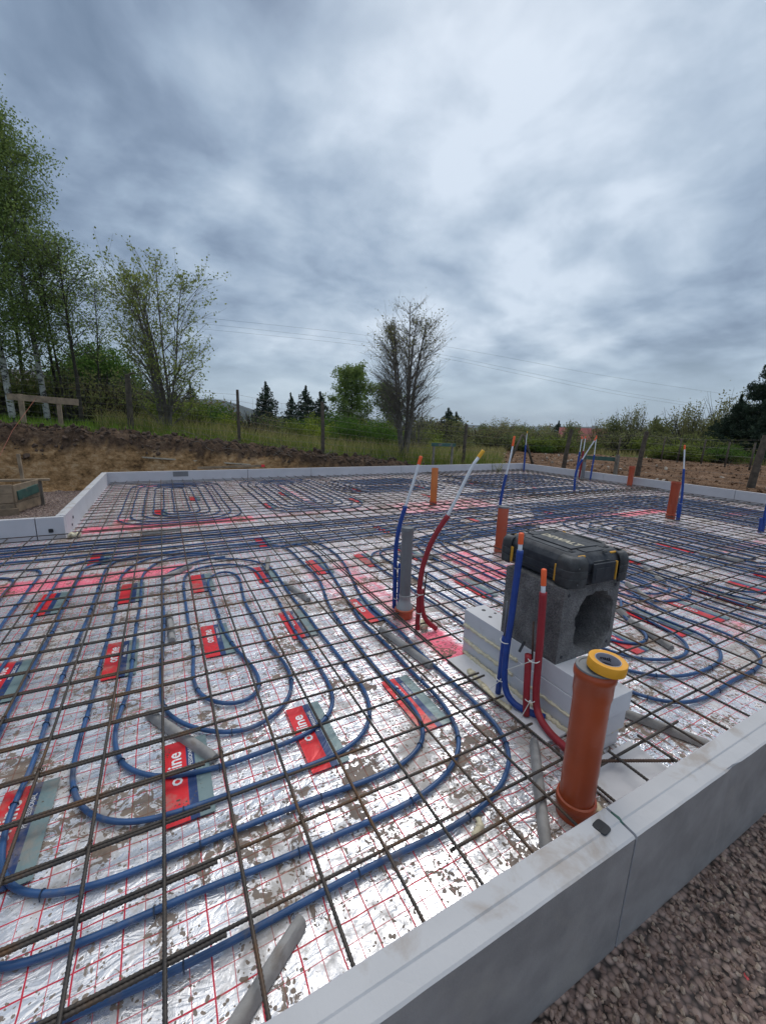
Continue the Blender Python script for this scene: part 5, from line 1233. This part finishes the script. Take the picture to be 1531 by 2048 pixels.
# trees over the right hand hedge
tA=bush_mesh('broadleaf_tree',71,2.2,5.0,3600,.11,leaf_olive,10,10); tB=bush_mesh('broadleaf_tree',72,1.8,5.0,2000,.10,leaf_bud,12,24)
trees=[(1218,62,tA,.8,1.0),(1235,66,tB,.9,1.15),(1254,64,tB,.7,1.2),(1300,60,tA,1.1,.95),(1332,62,tB,1.,1.1),(1362,58,tB,1.,1.15),(1385,60,tA,1.1,.95),(1425,55,tB,1.1,1.25),(1450,60,tA,1.1,1.0),(1045,70,tA,1.3,.9),(990,72,tB,1.4,1.05),(965,75,tA,1.3,1.0),(1012,80,tB,1.6,1.1),(1085,75,tB,1.4,.95),(1128,78,tA,1.2,1.05),(1185,74,tB,1.4,1.0),(1275,70,tB,1.2,.95),(1400,64,tB,1.3,1.05),(1475,56,tB,1.2,1.15)]
for k,(u,D,b,ws,hs) in enumerate(sorted(trees,key=lambda r:r[0])):
    x,y=polar(u,D); put(b,x,y,gz(x,y)-.2,(ws,ws,hs*(1.0 if u<1100 else 1.12)),'hazy budding tree over the far hedge, %s from the left'%ordw[k],'tree','trees over the far hedge')
far=[(1102,118,s1,1.9,1.3,'lone distant pine above the red roof'),(1290,72,s1,.8,.95,'dark distant spruce over the far hedge, taller of three'),(1272,74,s2,.8,.75,'dark distant spruce over the far hedge, leftmost of three'),(1302,75,s2,.9,.75,'dark distant spruce over the far hedge, rightmost of three'),(1345,68,s2,.9,.85,'dark conifer among the far trees above the stout stub'),(975,120,s2,2.2,1.0,'flat-topped distant pine left of the far trees')]
for (u,D,b,ws,hs,lb) in far:
    x,y=polar(u,D); put(b,x,y,gz(x,y)-.2,(ws,ws,hs),lb,'spruce')
# wooded belt filling the middle distance
pts=[];rs2=random.Random(9)
for k in range(90000):
    u=rs2.uniform(-60,1620); D=rs2.uniform(42,110) if u>480 else rs2.uniform(24,60); x,y=polar(u,D); h=(1.5 if u<925 else .7)+1.3*abs(fbm(x*.09,y*.09,1))+.5*fbm(x*.4,y*.4,2)+ (1.2 if 820<u<1090 else 0)+.3*(D-40)/30
    if 1095<u<1200: h=.5*h
    if u<480: h+=.3
    pts.append((x,y,gz(x,y)+h*rs2.random()**.6))
P=np.array(pts); tag(leaves(P[::2],.13,81,'woodland',leaf_olive),'distant scrub and woodland beyond the field','woodland',kind='stuff')
tag(leaves(P[1::2],.13,82,'woodland',leaf_brown),'leafless brown scrub in the middle distance','woodland',kind='stuff')
# grass and dry stalks
def blades(n,fn,hmin,hmax,w,seed,name,mat,label,bend=.25):
    r_=np.random.RandomState(seed); V=[];F=[];T=[];k=0
    while k<n:
        x,y=fn(r_)
        if field_zone(x,y) : continue
        z=gz(x,y)-.01; h=r_.uniform(hmin,hmax); a=r_.uniform(0,6.28); dx,dy=math.cos(a)*w,math.sin(a)*w; bx_,by_=r_.normal()*bend*h,r_.normal()*bend*h
        V+=[(x-dx,y-dy,z),(x+dx,y+dy,z),(x+dx*.7+bx_*.35,y+dy*.7+by_*.35,z+h*.6),(x-dx*.7+bx_*.35,y-dy*.7+by_*.35,z+h*.6),(x+bx_,y+by_,z+h)]
        q=k*5; F+=[(q,q+1,q+2,q+3),(q+3,q+2,q+4)]; t_=r_.rand(); T+=[t_]*5; k+=1
    return tag(mk(name,V,F,mat,attrs={'tint':('POINT',T)}),label,'grass',kind='stuff')
blades(26000,lambda r:(r.uniform(-6,12.5),9.75+r.rand()**1.3*3.2),.03,.13,.006,1,'grass_blades',grass_m,'short green grass between the earth bank and the fence')
blades(9000,lambda r:(r.uniform(-7,14),12.2+r.rand()*6),.08,.35,.008,4,'grass_blades',grass_m,'rough grass under the shrubs')
def dryf(r):
    u=r.uniform(380,1000) if r.rand()<.85 else r.uniform(200,380); return polar(u,r.uniform(13.2,20))
blades(6500,dryf,.15,.85,.007,2,'dry_stalks',dry_m,'tall dry stalks and weeds behind the fence',.35)
blades(12000,dryf,.10,.6,.009,7,'tall_weeds',leaf_bush,'tall green weeds mixed into the dry stalks behind the fence',.4)
blades(5000,lambda r:polar(r.uniform(880,1560),r.uniform(24,34)),.1,.5,.02,3,'dry_stalks',dry_m,'weeds at the foot of the far hedge',.2)

# ---------------- fence ----------------
fn=thing('wire_fence','rusty wire fence on wooden posts along the back of the site','fence',(0,0,0))
FP=[(-5.3,13.6,1.15,2.6,.02,.0,.05),(-.83,12.09,.82,2.42,.03,-.06,.075),(1.70,10.35,.55,2.10,.0,.0,.04),(3.88,9.95,.25,1.90,.0,.02,.055),(8.6,9.5,.0,1.42,.03,.0,.055),(13.6,9.5,-.2,1.36,.16,.0,.08),(15.0,7.5,-.2,1.36,.12,0,.08),(15.6,4.4,-.25,1.35,.22,.0,.10),(16.4,-.5,-.2,1.4,.0,0,.08)]
tops=[]
for k,(x,y,zb,zt,lx,ly,r) in enumerate(FP):
    P=[Vector((x-lx,y-ly,zb-.2)),Vector((x-lx*.5+.015*math.sin(k*3),y-ly*.5,(zb+zt)/2)),Vector((x+lx*.4,y+ly,zt))]; Q=catmull(P,.12); mb=MB(); mb.tube(Q,[r*(1.1-.25*i/len(Q)+.05*fbm(i*.7,k,0)) for i in range(len(Q))],9); autosmooth(mb.build('fence_post',post_m,fn),60); tops.append((Vector((x,y,zb)),Vector((x+lx*.3,y,zt))))
mb=MB(); mb.tube([(-.83,12.05,2.40),(-.70,12.0,2.47),(-.50,11.98,2.45)],[.03,.02,.008],6); mb.build('post_branch',post_m,fn)
for (a0,a1),(b0,b1) in zip(tops[:-1],tops[1:]):
    mb=MB(); nn_=9 if a0.x<4 else 6
    for i in range(nn_):
        u=.1+.82*i/(nn_-1); p=a0.lerp(a1,u); q=b0.lerp(b1,u); m_=p.lerp(q,.5)-Vector((0,0,.03+.02*(i%3))); mb.tube(catmull([p,m_,q],.6),.0028,3,caps=False)
    L=(b0-a0).length; n=int(L/.35)
    for i in range(1,n): u=i/n; mb.tube([a0.lerp(b0,u)+Vector((0,0,.12)),a1.lerp(b1,u)-Vector((0,0,.18))],.0020,3,caps=False)
    mb.build('wires',wire_m,fn)
f2=thing('wire_fence','far grey post fence at the end of the bare field','fence',(0,0,0))
pp=[]
for u,D in ((1225,27),(1312,27.5),(1345,27.5),(1392,27),(1440,26),(1490,25)):
    x,y=polar(u,D); z=gz(x,y); mb=MB(); mb.tube([(x,y,z-.1),(x+.05,y,z+1.25)],[.045,.04],7); mb.build('fence_post',post_m,f2,True); pp.append(Vector((x,y,z)))
for a,b in zip(pp[:-1],pp[1:]):
    mb=MB()
    for h in (.3,.6,.9,1.2): mb.tube([a+Vector((0,0,h)),b+Vector((0,0,h))],.0022,3,caps=False)
    mb.build('wires',wire_m,f2)
# extra posts of the leaning tripod at the far corner
tr=thing('leaning_poles','two grey poles leaning together behind the far corner of the slab','poles',(0,0,0))
for a,b in (((10.55,9.62,-.2),(11.18,9.55,1.14)),((11.62,9.2,-.2),(11.20,9.50,1.10))):
    mb=MB(); mb.tube([a,b],[.045,.038],8); mb.build('pole',post_m,tr,True)
# batter boards
def batter(label,posts,board,mat=wood,boardm=wood,group=None):
    r=thing('batter_board',label,'batter board',(0,0,0),group)
    for (x,y,zb,zt,w_) in posts: mb=MB(); mb.beam((x,y,zb),(x+.01,y,zt),w_,w_*.9); bevel(mb.build('post',mat,r),.004)
    a,b,wd,ht=board; mb=MB(); mb.beam(a,b,wd,ht); bevel(mb.build('board',boardm,r),.003); return r
batter('weathered timber batter board on two posts in the grass at left',[(-2.80,10.66,.6,1.74,.095),(-2.08,10.30,.55,1.66,.085)],((-3.04,10.77,1.68),(-1.68,10.03,1.60),.03,.135))
batter('small batter board with a green plank behind the back edge',[(6.92,8.85,-.2,.85,.055),(7.42,8.62,-.2,.84,.055)],((6.84,8.86,.80),(7.50,8.56,.80),.02,.10),woodgrey,greenp,'small green batter boards')
batter('small green batter board behind the right edge board',[(12.62,8.05,-.3,.56,.10),(13.15,7.22,-.3,.58,.10)],((12.60,8.0,.44),(13.3,7.28,.42),.03,.13),woodgrey,greenp,'small green batter boards')
mb=MB(); mb.tube([(-2.49,10.47,1.66),(-2.68,9.29,1.0),(-2.75,8.65,.58),(-2.80,7.9,.1)],.0035,5); tag(mb.build('red_string',string_m,None,True),'red setting-out string running down from the batter board','string')
mb=MB(); mb.beam((-2.52,10.49,1.64),(-2.46,10.46,1.70),.02,.04); tag(mb.build('red_tape',redpaint),'red marker tape where the string meets the batter board','marker')
# formwork at left
fm=thing('formwork_box','open timber formwork box with a green board in the gravel at left','formwork',(0,0,0))
def plank(a,b,wd,ht,name='plank',m=wood): mb=MB(); mb.beam(a,b,wd,ht,upv=(0,0,1)); return bevel(mb.build(name,m,fm),.004)
for z in (-.08,.07,.21): plank((-3.4,6.62,z),(-2.17,6.74,z),.03,.138)
for z in (-.08,.07,.20): plank((-2.16,6.74,z),(-2.00,7.38,z),.03,.138)
for z in (-.08,.07): plank((-2.00,7.38,z),(-3.4,7.30,z),.03,.138)
plank((-3.4,7.40,.275),(-1.85,7.46,.25),.10,.035,'top_plank'); mb=MB(); mb.beam((-2.20,7.50,-.2),(-2.22,7.50,.68),.07,.04); mb.build('stake',wood,fm); mb=MB(); mb.beam((-1.98,7.45,-.2),(-1.99,7.45,.24),.05,.05); mb.build('stake',woodgrey,fm)
mb=MB(); mb.beam((-2.125,6.78,.10),(-1.985,7.30,.14),.022,.14); bevel(mb.build('green_board',greenp,fm),.003)
mb=MB(); mb.beam((-2.9,6.55,-.13),(-2.12,6.70,-.13),.04,.10); mb.build('plank',wood,fm)
# planks, stones and debris on the bank
mb=MB(); mb.beam((-.60,9.25,.47),(1.75,9.15,.27),.03,.03); tag(bevel(mb.build('batten',pmat('pale_batten',(.42,.37,.29),.8,var=.15)),.003),'long pale batten lying across the earth bank','batten')
mb=MB(); mb.beam((.55,8.98,.235),(1.95,8.90,.265),.03,.05); mb.beam((1.95,8.90,.265),(2.03,8.895,.262),.034,.054,1); tag(mb.build('plank',[wood,redpaint]),'plank with a red end lying behind the back edge board','plank')
# red roofed house and others
def house(name,label,x,y,z,w_,d_,h,rh,rot,rm,wm):
    r=thing(name,label,'house',(x,y,z),rotz=rot); mb=MB(); mb.box(-w_/2,w_/2,-d_/2,d_/2,0,h); mb.build('wall',wm,r)
    mb=MB(); o_=.35; mb.add([(-w_/2-o_,-d_/2-o_,h-.15),(w_/2+o_,-d_/2-o_,h-.15),(w_/2+o_,0,h+rh),(-w_/2-o_,0,h+rh),(-w_/2-o_,d_/2+o_,h-.15),(w_/2+o_,d_/2+o_,h-.15)],[(0,1,2,3),(3,2,5,4),(0,3,4),(1,5,2)]); rf=mb.build('roof',rm,r)
    mb=MB(); mb.box(w_*.2,w_*.2+.5,-.3,.3,h+rh*.5,h+rh+.5); mb.build('chimney',wm,rf)
    for k in range(3): mb=MB(); mb.box(-w_/2+1+k*w_/3.2,-w_/2+1.9+k*w_/3.2,-d_/2-.03,-d_/2+.02,1.1,2.2); mb.build('window',slate,r)
    return r
x,y=polar(1150,88); house('farmhouse','house with a dull red roof half hidden by the far shrubs',x,y,-3.2,7.5,8,2.6,2.4,R(-52),roof_m,wall_m)
x,y=polar(18,62); house('farmhouse','house with a dark roof glimpsed behind the birches at left',x,y,-.5,14,9,4.5,2.0,R(12),slate,wall_m)
x,y=polar(252,70); house('farmhouse','pale distant house behind the dark round tree',x,y,-.4,7,7,2.6,1.6,R(5),slate,pmat('pale_wall',(.6,.6,.6),.9))
x,y=polar(1325,75); house('farmhouse','low grey building among the far trees at right',x,y,-3.6,7,6,2.7,1.4,R(-60),slate,wall_m)
# overhead wires
pl=thing('power_line','three thin overhead wires sagging across the sky','power line',(0,0,0))
for pts_,s in (([(-44,97,19.8),(7.28,67.8,15.64),(26.5,57.2,14.31),(37.3,51,12.69),(44.2,46.7,11.6),(60,42.0,9.6),(87.2,34.4,7.4),(140,20,5.5)],0),([(-44,97,18.9),(7.2,67.6,14.86),(26.4,57,13.38),(37.2,50.8,11.48),(44.2,46.7,10.08),(69.6,39.5,6.75),(86.3,34.5,5.02),(140,19,3.5)],0),([(-44,97,18.0),(7.16,67.4,14.0),(26.37,56.9,12.81),(37.18,50.7,11.19),(44.1,46.6,9.44),(69.6,39.5,6.3),(86.3,34.5,4.7),(140,19,3.2)],0)):
    mb=MB(); mb.tube(catmull(smoothpts(pts_,1),3),.010,4,caps=False); mb.build('wire',bark,pl)
# clods and stones
pts=[];sz=[]
for _ in range(2600):
    x,y=rng.uniform(-6,7.2),rng.uniform(9.25,10.25)
    if x>5.5 and rng.random()<.5: continue
    pts.append((x,y,ground_all(x,y)+.01)); sz.append(rng.choice((.012,.018,.026,.04,.06))*rng.uniform(.7,1.3))
stones('soil_clods',pts,sz,'earth clods scattered over the bank',None,pmat('dark_clods',(.085,.057,.040),.95,var=.4))
pts=[];sz=[];tn=[]
for _ in range(3800):
    x=10.5+rng.random()**1.5*18; y=rng.uniform(-6,20)
    if not field_zone(x,y): continue
    pts.append((x,y,ground_all(x,y)+.01)); s=rng.choice((.015,.02,.03,.05))*rng.uniform(.7,1.3)*(1+x*.01); sz.append(s); tn.append(rng.random())
o=stones('soil_clods',pts,sz,'clods of brown earth over the bare field',tn,soil_m); a=o.data.attributes.new('field','FLOAT','POINT'); a.data.foreach_set('value',np.ones(len(o.data.vertices),dtype=np.float32))
pts=[];sz=[]
for _ in range(150):
    x=10.6+rng.random()**1.3*17; y=rng.uniform(-4,18)
    if field_zone(x,y): pts.append((x,y,ground_all(x,y)+.03)); sz.append(rng.uniform(.03,.10))
stones('field_stones',pts,sz,'pale stones lying on the bare field',None,pmat('pale_stone',(.42,.37,.31),.9,var=.2))
# twigs on the bank
mb=MB(); rs4=random.Random(8)
for _ in range(70):
    x,y=rs4.uniform(.5,6.3),rs4.uniform(9.0,10.1); P,RR=limb(rs4,(x,y,ground_all(x,y)+.03),dirv(rs4.uniform(0,6.28),R(rs4.uniform(-5,40))),rs4.uniform(.2,.6),.008,.003,5,.25); mb.tube(P,RR,4)
tag(mb.build('roots',barkl),'torn roots and twigs on the earth bank','twigs',kind='stuff')

# ---------------- haze ----------------
mb=MB(); mb.box(-7800,7800,-7800,7800,-8,260)
hm=bpy.data.materials.new('haze_air'); hm.use_nodes=True; t=NT(hm.node_tree); t.n.remove(t.n['Principled BSDF'])
pv=t.new('ShaderNodeVolumePrincipled'); pv.inputs['Color'].default_value=(.80,.88,.97,1); pv.inputs['Density'].default_value=.00010; pv.inputs['Anisotropy'].default_value=.2
t.l.new(pv.outputs[0],t.n['Material Output'].inputs['Volume'])
tag(mb.build('haze',hm),kind='stuff')

# ---------------- tie wires at bar crossings ----------------
rt_=random.Random(21); ties=[(0,.2),(.2,-.2),(.4,.2),(.6,-.4),(.8,0),(-.4,0),(-.6,.4),(0,.8),(.4,.8),(.8,.6),(1.0,-.2),(1.0,.4),(-.8,.8),(1.8,-.2),(2.2,0),(2.6,.2),(2.0,.4),(-.2,1.2),(.6,1.2),(1.0,1.4)]
for k,(x,y) in enumerate(ties):
    m=MB(); P=[]
    for i in range(15): a=2*math.pi*i/7; P.append(Vector((x+.010*math.cos(a)*.8,y+.0108+.010*math.cos(a)*.8+.001*i,Z+.005+.0135*math.sin(a))))
    P.append(Vector((x+rt_.uniform(-.01,.01),y+rt_.uniform(.0,.02),Z+.030))); P.append(Vector((x+rt_.uniform(-.02,.02),y+rt_.uniform(.0,.03),Z+.036)))
    m.tube(P,.0010,4); o=m.build('tie_wire',rust); tag(o,'twisted rusty tie wire round a bar crossing in the front part of the slab','tie wire','tie wires at the bar crossings')
